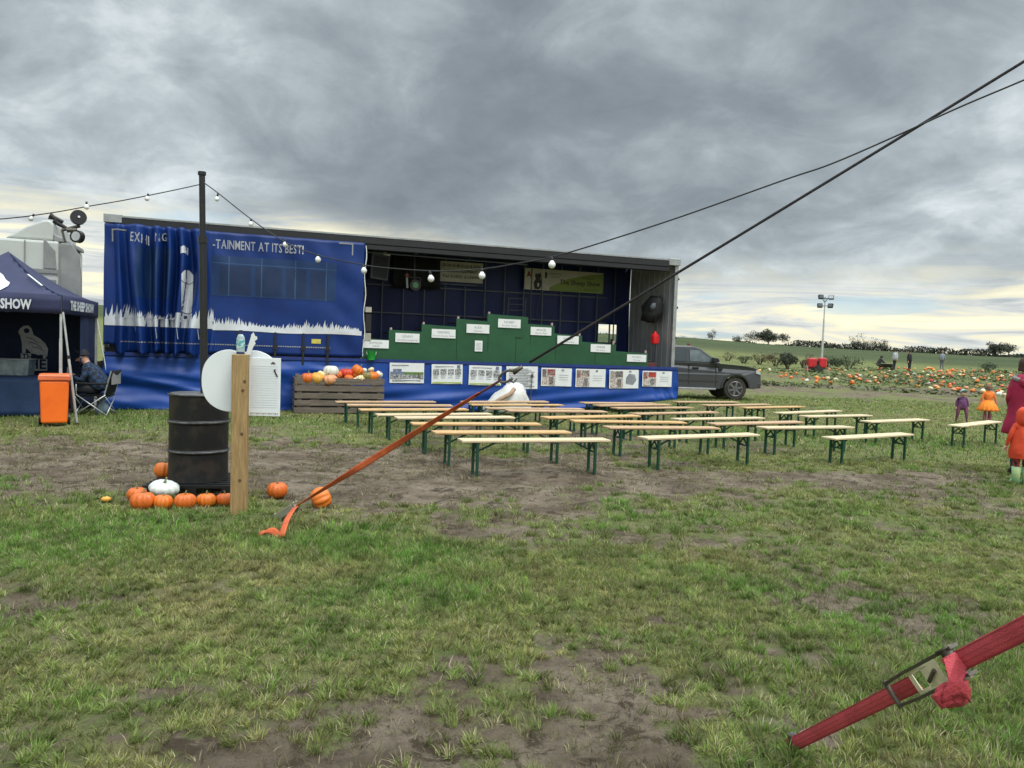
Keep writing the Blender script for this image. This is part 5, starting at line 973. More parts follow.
def hair_cap(parent, J, H, m_, full=1.0, back=True, name='hair', low=-.3, rough=.012):
    k = H/1.75*J.get('headscale', 1); a, b = Vector(J['head0']), Vector(J['head1']); c = (a+b)/2; f = Vector(J.get('face', (1,0,0))).normalized(); mm = MB()
    n = 20; vs = []; fs = []
    for i in range(9):
        t = i/8*math.pi*(.5+full*.28)
        for j in range(n):
            p = 2*math.pi*j/n; fr = max(0, math.cos(p-math.atan2(f.y, f.x))); z = math.cos(t)*.128*k; z = max(z, low*.1*k+fr*.085*k if t > 1.0 else z)
            r_ = .107*k*math.sin(min(t, math.pi*.55))*(1.0+.05*math.sin(p*5+t*3)); vs.append((c.x+math.cos(p)*r_, c.y+math.sin(p)*r_, c.z+z+.01*k+rough*math.sin(p*7+t*5)*.3))
    for i in range(8):
        for j in range(n): fs.append((i*n+j, (i+1)*n+j, (i+1)*n+(j+1)%n, i*n+(j+1)%n))
    mm.add(vs, fs); return mm.build(name, m_, parent, smooth=True, solid=.006*k)
DKT = cloth('dark_trousers', (.022,.024,.03)); BOOT = cloth('dark_boots', (.02,.018,.017), rough=.6)
# --- seated man in the camping chair (local +x is where he faces)
chp = gp(99, 416.5); chx = Vector((chp.x-.22, 14.75, 0)); face_a = R(188)
CH = empty('camping_chair', chx, face_a, 'folding camping chair with dark fabric beside the rear gazebo leg', 'chair')
m = MB()
for y in (-.26, .26):
    m.tube([(-.28,y,.02),(.26,y,.40)], .011, 8); m.tube([(.28,y,.02),(-.26,y,.40)], .011, 8); m.tube([(.26,y,.40),(.26,y,.62)], .011, 8)
m.tube([(.28,-.26,.02),(.28,.26,.36)], .010, 8); m.tube([(.28,.26,.02),(.28,-.26,.36)], .010, 8); m.tube([(-.28,-.26,.02),(-.26,.26,.36)], .010, 8); m.tube([(-.28,.26,.02),(-.26,-.26,.36)], .010, 8)
m.build('frame', CHROME, CH, smooth=True)
for y in (-.26, .26): m = MB(); m.tube([(-.24,y,.40),(-.36,y,.86)], .012, 8); m.build('back_post', CHROME, CH); m = MB(); m.tube([(-.30,y,.62),(.0,y,.61),(.27,y,.62)], .02, 8); m.build('armrest', BLACK, CH)
m = MB(); m.grid(lambda x, y: (x, y, .40-.045*math.cos(y*5.8)), arange(-.26,.26,.06), arange(-.26,.26,.06)); m.build('seat', BLACKF, CH, smooth=True, solid=.008)
m = MB(); m.grid(lambda y, z: (-.24-(z-.4)*.27-.03*math.cos(y*5.8), y, z), arange(-.27,.27,.06), arange(.42,.87,.09)); m.build('backrest', BLACKF, CH, smooth=True, solid=.008)
m = MB(); m.box(-.375,-.20,.60,-.345,.20,.82); m.build('back_pocket', mat('silver_grey_fabric', (.30,.30,.29), .7), CH)
MN = empty('person', chx, face_a, 'seated person in black beanie and blue checked jacket holding a phone on the camping chair', 'person')
J = dict(pelvis=(-.08,0,.50), belly=(-.03,0,.64), chest=(.07,0,.84), neck=(.17,0,.985), head0=(.235,0,1.055), head1=(.27,0,1.13), hipL=(0,.10,.49), kneeL=(.38,.14,.50), ankL=(.36,.14,.09), toeL=(.49,.15,.04), hipR=(0,-.10,.49), kneeR=(.40,-.12,.50), ankR=(.42,-.13,.09), toeR=(.55,-.14,.04),
   shL=(.09,.18,.90), elL=(.17,.25,.66), wrL=(.40,.12,.745), shR=(.09,-.18,.90), elR=(.17,-.25,.66), wrR=(.40,-.10,.745), headscale=1.18, face=(.93,.12,-.35), handL=(1,-.2,.5), handR=(1,.2,.5))
CHK = bpy.data.materials.new('checked_jacket'); CHK.use_nodes = True; N = CHK.node_tree.nodes; L = CHK.node_tree.links; b_ = N['Principled BSDF']; ck = N.new('ShaderNodeTexChecker'); ck.inputs['Scale'].default_value = 13; ck.inputs[1].default_value = (.014,.018,.035,1); ck.inputs[2].default_value = (.035,.095,.20,1); t_ = N.new('ShaderNodeTexCoord'); L.new(t_.outputs['Object'], ck.inputs[0])
nz = N.new('ShaderNodeTexNoise'); nz.inputs['Scale'].default_value = 9; mxx = mixc(N, L, nz.outputs[0], ck.outputs[0], (.01,.014,.03)); L.new(mxx, b_.inputs['Base Color']); b_.inputs['Roughness'].default_value = .85
figure(MN, J, 1.75, dict(head=SKIN, torso=CHK, leg=DKT, shoe=BOOT, sleeve=CHK), 1.12)
m = MB(); m.rings([(-.09,0,.46,.17,.20),(-.07,0,.56,.19,.22),(-.02,0,.70,.175,.215),(.05,0,.84,.165,.225),(.11,0,.93,.13,.20),(.15,0,.985,.075,.10)], 24); crease(m.build('jacket', CHK, MN, smooth=True), .05, .14)
hair_cap(MN, J, 1.75, cloth('black_knit', (.012,.013,.018)), .55, name='beanie', low=.3)
m = MB(); m.box(.50,-.045,.775,.51,.045,.90); m.build('phone', mat('pale_phone', (.42,.42,.42), .3), MN, bevel=.004)
# plastic bag under the chair
o = empty('plastic_bag', chx+Vector((.05,.10,0)), 0, 'small pale blue plastic bag under the camping chair', 'bag'); m = MB(); m.rings([(0,0,0,.10,.08),(0,0,.08,.14,.10),(.02,0,.18,.10,.08),(.03,0,.26,.04,.03),(.05,0,.33,.06,.02)], 14); o2 = m.build('sack', mat('bag_blue', (.22,.30,.36), .4), o, smooth=True)
for v in o2.data.vertices: v.co.x += .015*math.sin(v.co.z*40+v.co.y*30)
# --- woman in magenta coat (back to camera)
wp = gp(1022, 476); W = empty('person', (wp.x+.02, wp.y+.06, 0), R(78), 'adult in a long magenta coat with brown hair standing at the right edge, back turned', 'person')
J = stand(1.70, arms=dict(wrL=(.20,.12,.95), elL=(.0,.22,1.10), wrR=(.20,-.12,.95), elR=(.0,-.22,1.10), face=(1,0,0)))
MAG = cloth('magenta_coat', (.36,.010,.055), (.26,.007,.038), scale=5, bump=.2)
figure(W, J, 1.70, dict(head=SKIN, torso=MAG, leg=cloth('dark_green_trousers', (.03,.045,.04)), shoe=BOOT, sleeve=MAG), 1.05)
m = MB(); m.rings([(0,0,.60,.21,.255),(0,0,.604,.225,.27),(0,0,.64,.222,.267),(0,0,.75,.205,.25),(0,0,.95,.18,.215),(0,0,1.08,.175,.205),(0,0,1.25,.18,.225),(0,0,1.35,.15,.215),(0,0,1.40,.09,.12)], 28); o2 = crease(m.build('coat', MAG, W, smooth=True), .05, .16)
for v in o2.data.vertices: a = math.atan2(v.co.y, v.co.x); q_ = max(0, (1.0-v.co.z))*.07*math.sin(a*9); v.co.x += math.cos(a)*q_; v.co.y += math.sin(a)*q_
m = MB(); m.rings([(-.09,0,1.22,.05,.10),(-.13,0,1.30,.10,.16),(-.11,0,1.38,.12,.17),(-.05,0,1.43,.12,.14),(-.02,0,1.46,.08,.10)], 20); crease(m.build('hood', MAG, W, smooth=True), .04, .10)
m = MB(); m.tube([(math.cos(t)*.15-.03, math.sin(t)*.165, 1.385+.03*math.cos(t)) for t in arange(.6, 5.7, .3)], .035, 10); m.build('fur_trim', mat('grey_fur', (.32,.29,.28), .95, col2=(.12,.10,.10), scale=60, sharp=(.4,.6)), W, smooth=True)
hair_cap(W, J, 1.78, cloth('brown_hair', (.075,.035,.02), (.04,.018,.011), scale=20), 1.0, low=-.9)
# --- child in orange hooded jacket
cp_ = gp(1023, 486); KD = empty('person', (cp_.x+.02, cp_.y+.08, 0), R(82), 'child in an orange hooded jacket, patterned leggings and pale green boots at the right edge', 'person')
J = stand(1.02, child=True, arms=dict(face=(1,0,0))); ORJ = cloth('orange_jacket', (.72,.07,.02), (.58,.05,.015), scale=6, bump=.2)
PLG = mat('patterned_leggings', (.45,.05,.05), .8, col2=(.03,.02,.03), scale=22, sharp=(.47,.53)); LIME = mat('pale_green_boots', (.30,.60,.32), .5, col2=(.42,.52,.22), scale=14, sharp=(.45,.55))
figure(KD, J, 1.02, dict(head=SKIN, torso=ORJ, leg=PLG, shoe=LIME, sleeve=ORJ), 1.25)
m = MB(); m.rings([(0,0,.345,.12,.15),(0,0,.349,.13,.16),(0,0,.37,.13,.158),(0,0,.42,.135,.165),(0,0,.6,.125,.150),(0,0,.74,.11,.140),(0,0,.82,.07,.09)], 24); crease(m.build('jacket', ORJ, KD, smooth=True), .045, .10)
m = MB(); m.rings([(-.02,0,.76,.09,.09),(-.02,0,.84,.115,.108),(-.015,0,.92,.118,.108),(-.01,0,.99,.105,.10),(0,0,1.03,.06,.055),(0,0,1.045,.01,.01)], 20); crease(m.build('hood', ORJ, KD, smooth=True), .035, .09)
for s_ in (-1, 1): m = MB(); m.rings([(0,s_*.064,.012,.05,.045),(0,s_*.064,.14,.052,.05),(0,s_*.064,.24,.062,.058)], 14); m.rings([(.04,s_*.067,.0,.085,.042),(.04,s_*.067,.05,.075,.038),(.03,s_*.067,.08,.05,.03)], 14); m.build('boot', LIME, KD, smooth=True)

# --- toddler and girl by the lone bench
tp1 = gp(961, 422.5); T1 = empty('person', (tp1.x, tp1.y, 0), R(-95), 'toddler in a purple patterned snowsuit and pale mint hat standing behind the lone bench', 'person')
J = stand(.82, child=True, spread=.2, step=.05, arms=dict(face=(1,0,-.2))); J['headscale'] = 1.7; J['head0'] = (.03,0,.735); J['head1'] = (.035,0,.79); PUR = mat('purple_snowsuit', (.16,.045,.12), .85, col2=(.06,.03,.09), scale=30, sharp=(.42,.58))
figure(T1, J, .82, dict(head=SKIN, torso=PUR, leg=mat('pink_purple_trousers', (.22,.07,.12), .85), shoe=BOOT, sleeve=PUR), 1.6)
m = MB(); m.rings([(0,0,.33,.09,.11),(0,0,.40,.10,.125),(0,0,.54,.10,.12),(0,0,.63,.06,.08)], 18); crease(m.build('jacket', PUR, T1, smooth=True), .035, .08); hair_cap(T1, J, .86, cloth('mint_hat', (.40,.58,.55)), .5, name='hat', low=.3)
tp2 = gp(987, 420.5); T2 = empty('person', (tp2.x, tp2.y, 0), R(80), 'small girl in an orange tutu dress and pink boots facing the pumpkin patch', 'person')
J = stand(.98, child=True, arms=dict(face=(1,0,0), wrL=(.02,.20,.52), wrR=(.02,-.20,.52))); OD = cloth('orange_dress', (.85,.22,.03), (.70,.15,.02), scale=14); PNK = cloth('pink_boots', (.45,.14,.20))
figure(T2, J, .98, dict(head=SKIN, torso=OD, leg=cloth('pink_tights', (.40,.16,.20)), shoe=PNK, sleeve=OD), 1.25)
m = MB(); m.rings([(0,0,.54,.09,.115),(0,0,.70,.09,.12),(0,0,.78,.07,.10)], 20); crease(m.build('bodice', OD, T2, smooth=True), .02, .07)
m = MB(); m.rings([(0,0,.27,.235,.245),(0,0,.31,.245,.255),(0,0,.42,.19,.20),(0,0,.56,.10,.12)], 48); o2 = m.build('tutu_skirt', mat('orange_tulle', (.90,.28,.03), .9, col2=(.80,.20,.02), scale=25), T2, smooth=True)
for v in o2.data.vertices: a = math.atan2(v.co.y, v.co.x); q_ = (.58-v.co.z)*.08*math.sin(a*13+v.co.z*9); v.co.x += math.cos(a)*q_; v.co.y += math.sin(a)*q_; v.co.z += .01*math.sin(a*11)
for s_ in (-1, 1): m = MB(); m.rings([(0,s_*.062,.0,.05,.045),(.01,s_*.062,.05,.048,.045),(0,s_*.062,.17,.052,.05)], 12); m.build('boot', PNK, T2, smooth=True)
hair_cap(T2, J, 1.0, cloth('light_brown_hair', (.20,.12,.07), (.12,.07,.04), scale=30), .95, low=-.6)
# --- far walkers in the patch
def walker(px, dist, H, rz, label, top, leg, hair, **k):
    p = far(px, dist); o = empty('person', p, rz, label, 'person'); J = stand(H, **k); figure(o, J, H, dict(head=SKIN, torso=top, leg=leg, shoe=BOOT, sleeve=top), 1.1, fingers=True)
    kk = H/1.75; m = MB(); m.rings([(0,0,.80*kk,.15*kk,.20*kk),(0,0,1.0*kk,.155*kk,.20*kk),(0,0,1.3*kk,.15*kk,.21*kk),(0,0,1.45*kk,.07*kk,.10*kk)], 16); m.build('coat', top, o, smooth=True); hair_cap(o, J, H*1.05, hair, 1.0, low=-.9); return o
DKH = cloth('dark_hair', (.02,.015,.012))
walker(895, 68, 1.68, R(200), 'distant person in a white jacket and dark trousers walking in the pumpkin patch', cloth('white_jacket', (.55,.55,.56)), DKT, DKH, step=.12)
walker(909.5, 66, 1.68, R(-60), 'distant person in a long black coat standing in the pumpkin patch', cloth('black_coat', (.015,.015,.018)), DKT, DKH)
walker(942, 74, 1.6, R(40), 'distant person in pale grey clothes at the far edge of the pumpkin patch', cloth('grey_top', (.26,.28,.32)), cloth('grey_trousers', (.16,.17,.22)), cloth('fair_hair', (.25,.17,.11)))
p = far(879, 68); o = empty('person', p, R(0), 'distant person in black crouching beside a barrow in the pumpkin patch', 'person')
J = stand(1.6); J.update(pelvis=(-.1,0,.36), belly=(-.02,0,.5), chest=(.1,0,.72), neck=(.16,0,.86), head0=(.2,0,.93), head1=(.22,0,1.02), hipL=(-.05,.09,.34), hipR=(-.05,-.09,.34), kneeL=(.25,.12,.42), kneeR=(.27,-.12,.4), ankL=(.08,.12,.08), ankR=(.08,-.12,.08), toeL=(.2,.12,.04), toeR=(.2,-.12,.04), shL=(.1,.17,.8), shR=(.1,-.17,.8), elL=(.28,.2,.6), elR=(.28,-.2,.6), wrL=(.48,.14,.5), wrR=(.48,-.14,.5))
figure(o, J, 1.6, dict(head=SKIN, torso=cloth('black_coat', (.015,.015,.018)), leg=DKT, shoe=BOOT, sleeve=cloth('black_coat', (0,0,0))), 1.2); m = MB(); m.rings([(-.08,0,.34,.15,.18),(0,0,.5,.16,.2),(.09,0,.72,.14,.2),(.14,0,.84,.07,.1)], 16); m.build('coat', MATS['black_coat'], o, smooth=True); hair_cap(o, J, 1.65, DKH, 1.0, low=-.9)
p = far(886, 67); o = empty('wheelbarrow', p, R(0), 'dark low wheelbarrow beside the crouching person in the pumpkin patch', 'wheelbarrow'); m = MB(); m.add([(-.45,-.3,.5),(.5,-.3,.5),(.5,.3,.5),(-.45,.3,.5),(-.25,-.18,.22),(.3,-.18,.22),(.3,.18,.22),(-.25,.18,.22)], [(7,6,5,4),(0,1,5,4),(1,2,6,5),(2,3,7,6),(3,0,4,7)]); m.build('tray', BLACK, o, solid=.02)
m = MB(); m.tube([(.55,-.03,.18),(.55,.03,.18)], .18, 16); m.build('wheel', TYRE, o)
for y in (-.2, .2): m = MB(); m.tube([(.6,y*.3,.2),(-.3,y,.3),(-.95,y*1.2,.55)], .02, 8); m.tube([(-.3,y,.3),(-.35,y,0)], .02, 8); m.build('handle', STEELD, o)
# ================================================================ PICKUP
wc = gp(740, 401); PK_ = empty('pickup_truck', (wc.x-.12, wc.y+.2, 0), R(3), 'dark grey double cab pickup parked behind the right end of the trailer', 'pickup')
# local: x forward (to the right), front wheel centre at x=0, near side y=0, width 1.85
WB = 3.27; rw = .395
def arch(cx, r_, n=12): return [(cx+r_*math.cos(math.pi*k/n), .40+r_*math.sin(math.pi*k/n)*.98) for k in range(n+1)]
body = [(.86,.50),(.90,.62),(.88,.92),(.80,1.06),(.66,1.15),(.30,1.20),(-.35,1.235),(-.62,1.25),(-3.0,1.24),(-4.42,1.22),(-4.45,.62),(-4.40,.55)]+[(x, z) for x, z in reversed(arch(-WB, .50))]+[(-.56,.42),(-.5,.40)]+list(reversed(arch(0, .50)))[1:]
# make a clean outline: bottom edge runs rear to front through the arches
bot = [(-4.40,.55)] + [(-WB-.50,.50)] + [(-WB-.50*math.cos(math.pi*k/12), .42+.50*math.sin(math.pi*k/12)) for k in range(13)] + [(-WB+.52,.38),(-.52,.38)] + [(-.50*math.cos(math.pi*k/12), .42+.50*math.sin(math.pi*k/12)) for k in range(13)] + [(.62,.40)]
outl = bot+[(.86,.46),(.91,.62),(.89,.90),(.82,1.03),(.66,1.13),(.30,1.19),(-.35,1.235),(-.62,1.25),(-2.9,1.25),(-4.42,1.24)]
m = MB(); m.prism(outl, 0, 1.85); o2 = m.build('body', GREYCAR, PK_, bevel=.035)
for v in o2.data.vertices:
    if v.co.z > .9: v.co.y = .925+(v.co.y-.925)*.985
    if v.co.x > .5: v.co.y = .925+(v.co.y-.925)*(1-(v.co.x-.5)*.22)
cabp = [(-2.95,1.24),(-.50,1.24),(-1.22,1.735),(-1.42,1.80),(-2.55,1.80),(-2.78,1.76)]
m = MB(); m.prism(cabp, .09, 1.76); o2 = m.build('cabin', GREYCAR, PK_, bevel=.03)
for v in o2.data.vertices:
    if v.co.z > 1.5: v.co.y = .925+(v.co.y-.925)*.87
def sidep(poly, y0, mt, nm, dz=.0): 
    m = MB(); m.add([(x, y0+max(0, z-1.24)*.19-.006 if z > 1.2 else y0, z) for x, z in poly], [tuple(range(len(poly)))]); return m.build(nm, mt, PK_, solid=.006)
sidep([(-1.60,1.29),(-.74,1.29),(-1.26,1.665),(-1.60,1.70)], .083, GLASSL, 'front_window'); sidep([(-2.50,1.29),(-1.70,1.29),(-1.70,1.70),(-2.45,1.68)], .083, GLASS, 'rear_window')
m = MB(); m.add([(-.56,.22,1.262),(-.56,1.63,1.262),(-1.23,1.50,1.722),(-1.23,.35,1.722)], [(0,1,2,3)]); m.build('windscreen', GLASSL, PK_, solid=.012)
m = MB(); m.add([(-.515,.16,1.27),(-1.245,.255,1.755),(-1.28,.27,1.755),(-.59,.155,1.27)], [(0,1,2,3)]); m.build('screen_pillar', ALU, PK_, solid=.02)
m = MB(); m.prism([(-1.45,1.79),(-2.5,1.79),(-2.45,1.83),(-1.6,1.83)], .22, .27); m.prism([(-1.45,1.79),(-2.5,1.79),(-2.45,1.83),(-1.6,1.83)], 1.58, 1.63); m.build('roof_rail', ALU, PK_)
m = MB(); m.lathe([(0,1.82),(.06,1.82),(.05,1.90),(0,1.91)], 12, c=(-1.55,.5,0)); m.build('roof_beacon', mat('dark_red_beacon', (.18,.02,.015), .3), PK_)
for x, w_ in ((-.70,.008),(-1.64,.008),(-2.62,.008)): m = MB(); m.box(x, -.012+.0, .48, x+w_, .03, 1.2); m.build('door_gap', BLACK, PK_)
for x in (-1.52, -2.45): m = MB(); m.box(x, -.02, 1.06, x+.22, .02, 1.10); m.build('door_handle', BLACK, PK_, bevel=.005)
m = MB(); m.box(-2.9, -.014, .62, -.6, .02, .66); m.build('sill_crease', mat('dark_grey_trim', (.04,.04,.042), .5), PK_)
m = MB(); m.box(-2.7, -.07, .34, -.7, .06, .40); m.build('side_step', ALU, PK_, bevel=.01)
m = MB(); m.prism([(-.62,1.30),(-.88,1.30),(-.86,1.45),(-.68,1.43)], -.16, .04); m.build('wing_mirror', BLACK, PK_, bevel=.02)
m = MB(); m.prism([(-.60,1.0),(-.50,1.0),(-.47,1.08),(-.52,1.13),(-.60,1.13)], -.008, .03); m.build('wing_vent', BLACK, PK_)
for cx in (0, -WB):
    m = MB()
    pts = [(cx-.515*math.cos(math.pi*k/16), .42+.515*math.sin(math.pi*k/16)) for k in range(17)]; pin = [(cx-.455*math.cos(math.pi*k/16), .42+.455*math.sin(math.pi*k/16)) for k in range(17)]
    for k in range(16): a, b, c, d = pts[k], pts[k+1], pin[k+1], pin[k]; m.add([(a[0],-.035,a[1]),(b[0],-.035,b[1]),(c[0],-.035,c[1]),(d[0],-.035,d[1]),(a[0],.02,a[1]),(b[0],.02,b[1]),(c[0],.3,c[1]),(d[0],.3,d[1])], [(0,1,2,3),(0,4,5,1),(3,2,6,7)])
    m.build('arch_trim', mat('dark_grey_trim', (0,0,0)), PK_)
    for y in (.02, 1.60):
        e = MB(); e.lathe([(.0,0),(.24,0),(.27,.01),(.36,.0),(rw,.03),(rw,.22),(.36,.25),(0,.25)], 30, M=Matrix.Translation((cx, y+.25 if 1 else y, rw)) @ Matrix.Rotation(R(90), 4, 'X')); W_o = e.build('wheel', TYRE, PK_, smooth=True, auto=30)
        if y < .5:
            e = MB(); 
            for k in range(6): a = k*math.pi/3+.3; e.bar((cx, y-.012, rw), (cx+math.cos(a)*.24, y-.012, rw+math.sin(a)*.24), .06, .012, up=(0,1,0))
            e.tube([(cx+math.cos(a_*math.pi/12)*.245, y-.008, rw+math.sin(a_*math.pi/12)*.245) for a_ in range(25)], .014, 6); e.build('rim', RIM, W_o)
m = MB(); m.prism([(.70,.94),(.865,.90),(.86,1.0),(.78,1.04),(.70,1.06)], .0, .30); o2 = m.build('headlight', LAMPG, PK_, bevel=.01)
for v in o2.data.vertices: v.co.y += .03
m = MB(); m.prism([(.72,.42),(.90,.44),(.915,.60),(.80,.62)], .06, 1.7); m.build('bumper', mat('dark_grey_trim', (0,0,0)), PK_, bevel=.02); m = MB(); m.box(.90,.35,.68,.925,1.5,.94); m.build('grille', BLACK, PK_)
for y in (.18, 1.6): m = MB(); m.tube([(.84,y,.53),(.93,y,.53)], .05, 12); m.build('fog_light', LAMPG, PK_)
# ================================================================ LIGHTING TOWER
LT = Vector((far(817, 58).x, far(817, 58).y, 0)); LT.z = gz(LT.x, LT.y); o = empty('lighting_tower', LT, R(-10), 'red mobile lighting tower with four floodlights on a tall mast', 'lighting tower')
m = MB(); m.box(-.60,-.4,.30,-.06,.4,.98); m.build('engine_cover', REDP, o, bevel=.08); m = MB(); m.box(.10,-.4,.32,.60,.4,1.02); m.build('engine_cover', REDP, o, bevel=.08)
m = MB(); m.box(-.7,-.45,.22,.7,.45,.30); m.box(-.10,-.3,.30,.12,.3,.8); m.build('trailer_frame', DARKM, o)
for y in (-.6, .5): m = MB(); m.tube([(0,y,.26),(0,y+.12,.26)], .26, 18); m.build('wheel', TYRE, o)
m = MB()
for x, y in ((-.7,-.6),(.7,-.6),(-.7,.6),(.7,.6)): m.tube([(x,y,0),(x,y,.45)], .025, 8); m.tube([(x,y,0),(x,y,.02)], .09, 10)
m.build('outrigger', CHROME, o)
mast_x = (far(822, 58)-far(817, 58)).length
m = MB(); m.tube([(mast_x,0,.6),(mast_x,0,2.4)], .075, 10); m.tube([(mast_x,0,2.4),(mast_x,0,3.7)], .055, 10); m.tube([(mast_x,0,3.7),(mast_x,0,5.15)], .04, 10); m.build('mast', CHROME, o, smooth=True, auto=40)
m = MB(); m.bar((mast_x-.3,0,5.15),(mast_x+.35,0,5.15),.05); m.bar((mast_x-.3,0,4.65),(mast_x+.33,0,4.65),.04); m.bar((mast_x,0,4.6),(mast_x,0,5.25),.05); m.bar((mast_x,0,4.85),(mast_x+.2,0,5.2),.04); m.bar((mast_x,0,4.85),(mast_x-.2,0,5.2),.04); m.build('lamp_frame', DARKM, o)
for x, z, t in ((-.30,5.26,.2),(.38,5.24,-.25),(-.34,4.66,.1),(.35,4.66,-.6)):
    m = MB(); M_ = Matrix.Translation((mast_x+x,-.12,z)) @ Matrix.Rotation(t, 4, 'Z') @ Matrix.Rotation(R(-20), 4, 'X'); m.box(-.17,-.08,-.15,.17,.10,.15, M=M_); h = m.build('floodlight', BLACK, o, bevel=.02); m = MB(); m.box(-.14,-.088,-.12,.14,-.082,.12, M=M_); m.build('lamp_glass', LAMPG if x > .37 else GLASS, h)
# ================================================================ TREES, BUSHES, HEDGES
def leafmat(n, c, c2): return mat(n, c, .8, col2=c2, scale=.6, detail=3)
LFD = leafmat('dark_foliage', (.060,.070,.042), (.034,.042,.026)); LFA = leafmat('autumn_foliage', (.13,.085,.040), (.07,.055,.025)); LFG = leafmat('green_foliage', (.055,.085,.035), (.030,.050,.022))
def leaves(c, rx, rz_, n, size, seed, lumps=7):
    r_ = np.random.default_rng(seed); L_ = r_.normal(0, .42, (lumps, 3))*np.array([rx, rx, rz_]); L_[:,2] = np.abs(L_[:,2])*.9-.25*rz_; s_ = r_.uniform(.32, .62, lumps)
    k = r_.integers(0, lumps, n); d = r_.normal(0, 1, (n, 3)); d /= np.linalg.norm(d, axis=1)[:,None]; rad = r_.random(n)**.45
    P = L_[k]+d*(rad*s_[k])[:,None]*np.array([rx, rx, rz_]); a = r_.normal(0, 1, (n, 3)); a /= np.linalg.norm(a, axis=1)[:,None]; b = np.cross(a, r_.normal(0, 1, (n, 3))); b /= np.linalg.norm(b, axis=1)[:,None]; sz = size*(.5+r_.random(n))[:,None]
    V = np.stack([P-a*sz, P+b*sz*.6, P+a*sz, P-b*sz*.6], 1)+np.array(c); return V.reshape(-1, 3)
def leafobj(name, V, mt, parent=None):
    n = len(V)//4; me = bpy.data.meshes.new(name); me.vertices.add(len(V)); me.vertices.foreach_set('co', V.astype(np.float32).ravel()); me.loops.add(4*n); me.loops.foreach_set('vertex_index', np.arange(4*n)); me.polygons.add(n); me.polygons.foreach_set('loop_start', np.arange(0, 4*n, 4)); me.polygons.foreach_set('loop_total', np.full(n, 4)); me.update(); me.materials.append(mt)
    o = bpy.data.objects.new(name, me); COL.objects.link(o); o.parent = parent; return o
def tree(px, dist, H, Wd, label, mt=LFD, n=700, seed=1, bare=.3, size=None, group='trees along the skyline', lumps=10):
    n = int(n*1.8)
    p = far(px, dist); o = empty('tree', p, 0, label, 'tree', group); rd = random.Random(seed); m = MB(); m.tube([(0,0,-.5),(0,0,H*bare),(0,0,H*.7)], [H*.030,H*.022,H*.008], 8)
    for k in range(7): a = rd.random()*6.28; z = H*(bare+rd.random()*.3); m.tube([(0,0,z),(math.cos(a)*Wd*.25,math.sin(a)*Wd*.25,z+H*.15),(math.cos(a)*Wd*.42,math.sin(a)*Wd*.42,z+H*.28)], [H*.012,H*.008,H*.003], 6)
    m.build('trunk', BARK, o, smooth=True); leafobj('crown', leaves((0,0,H*(bare+.36)), Wd*.5, H*.42, n, size or H*.028, seed, lumps), mt, o); return o
tree(768, 430, 11.0, 12, 'largest round bare-edged tree alone on the skyline right of the pickup', LFD, 2600, 3, .22, lumps=16)
tree(749, 440, 7.5, 9, 'middle sized thin tree on the skyline between two others', LFA, 380, 4, .3); tree(737, 440, 7, 6.5, 'small dark tree on the skyline, first right of the pickup roof', LFD, 380, 5, .25); tree(711.5, 440, 8.5, 7, 'pale thin autumn tree on the hedge line behind the trailer end', LFA, 260, 6, .3)
tree(858, 430, 9.5, 12, 'low dark tree on the skyline above the seated walker', LFD, 420, 7, .2); tree(880, 430, 9, 10, 'rounded bush-like tree on the skyline left of the far walkers', LFD, 400, 8, .2); tree(869, 435, 8, 10, 'short tree between two rounded ones on the skyline', LFD, 300, 9, .2)
tree(995, 300, 6.6, 7.5, 'dark rounded tree, left one of the pair on the right skyline', LFD, 800, 10, .12); tree(1008, 300, 7.0, 8, 'dark rounded tree, right one of the pair on the right skyline', LFD, 800, 11, .12)
tree(683, 430, 6, 7, 'small dark tree just right of the trailer post on the skyline', LFD, 300, 12, .15); tree(693, 430, 5, 9, 'low dark tree beside the trailer post skyline tree', LFD, 300, 13, .15); tree(703, 432, 5, 9, 'low spreading dark tree left of the pale autumn tree', LFD, 300, 14, .15)
def bush(px, dist, H, Wd, label, mt, n, seed):
    p = far(px, dist); o = empty('bush', p, 0, label, 'bush', 'bushes behind the pumpkin patch'); m = MB()
    for k in range(5): a = k*1.3; m.tube([(0,0,-.2),(math.cos(a)*Wd*.2,math.sin(a)*Wd*.2,H*.5)], [.05,.02], 5)
    m.build('stems', BARK, o); leafobj('foliage', leaves((0,0,H*.42), Wd*.5, H*.52, n, H*.036, seed), mt, o)
for a in ((788, 60, 1.45, 1.35, 'dense dark green conical bush, darkest behind the pumpkin patch', LFD, 1800, 21), (776, 63, 1.15, 1.9, 'brownish leafless bush left of the darkest bush', LFA, 900, 22), (744, 64, 1.0, 2.0, 'low olive bush just past the pickup bonnet', LFG, 700, 23), (760, 64, 1.1, 1.8, 'brown scrubby bush third from the pickup', LFA, 700, 24), (804, 63, 1.2, 1.5, 'brown bush left of the red lighting tower', LFA, 700, 25), (829, 66, 1.15, 1.5, 'olive bush behind the red lighting tower', LFG, 700, 26), (849, 65, 1.35, 2.6, 'broad greyish olive bush right of the lighting tower', LFG, 1300, 27), (838, 68, 1.0, 1.6, 'small brown bush between the tower and the broad bush', LFA, 600, 28), (990, 76, 1.1, 2.6, 'low green bush at the far right end of the pumpkin patch', LFG, 900, 29), (728, 66, .8, 1.8, 'low brown bush above the pickup bonnet', LFA, 500, 30)): bush(*a)
V = []
r_ = np.random.default_rng(5)
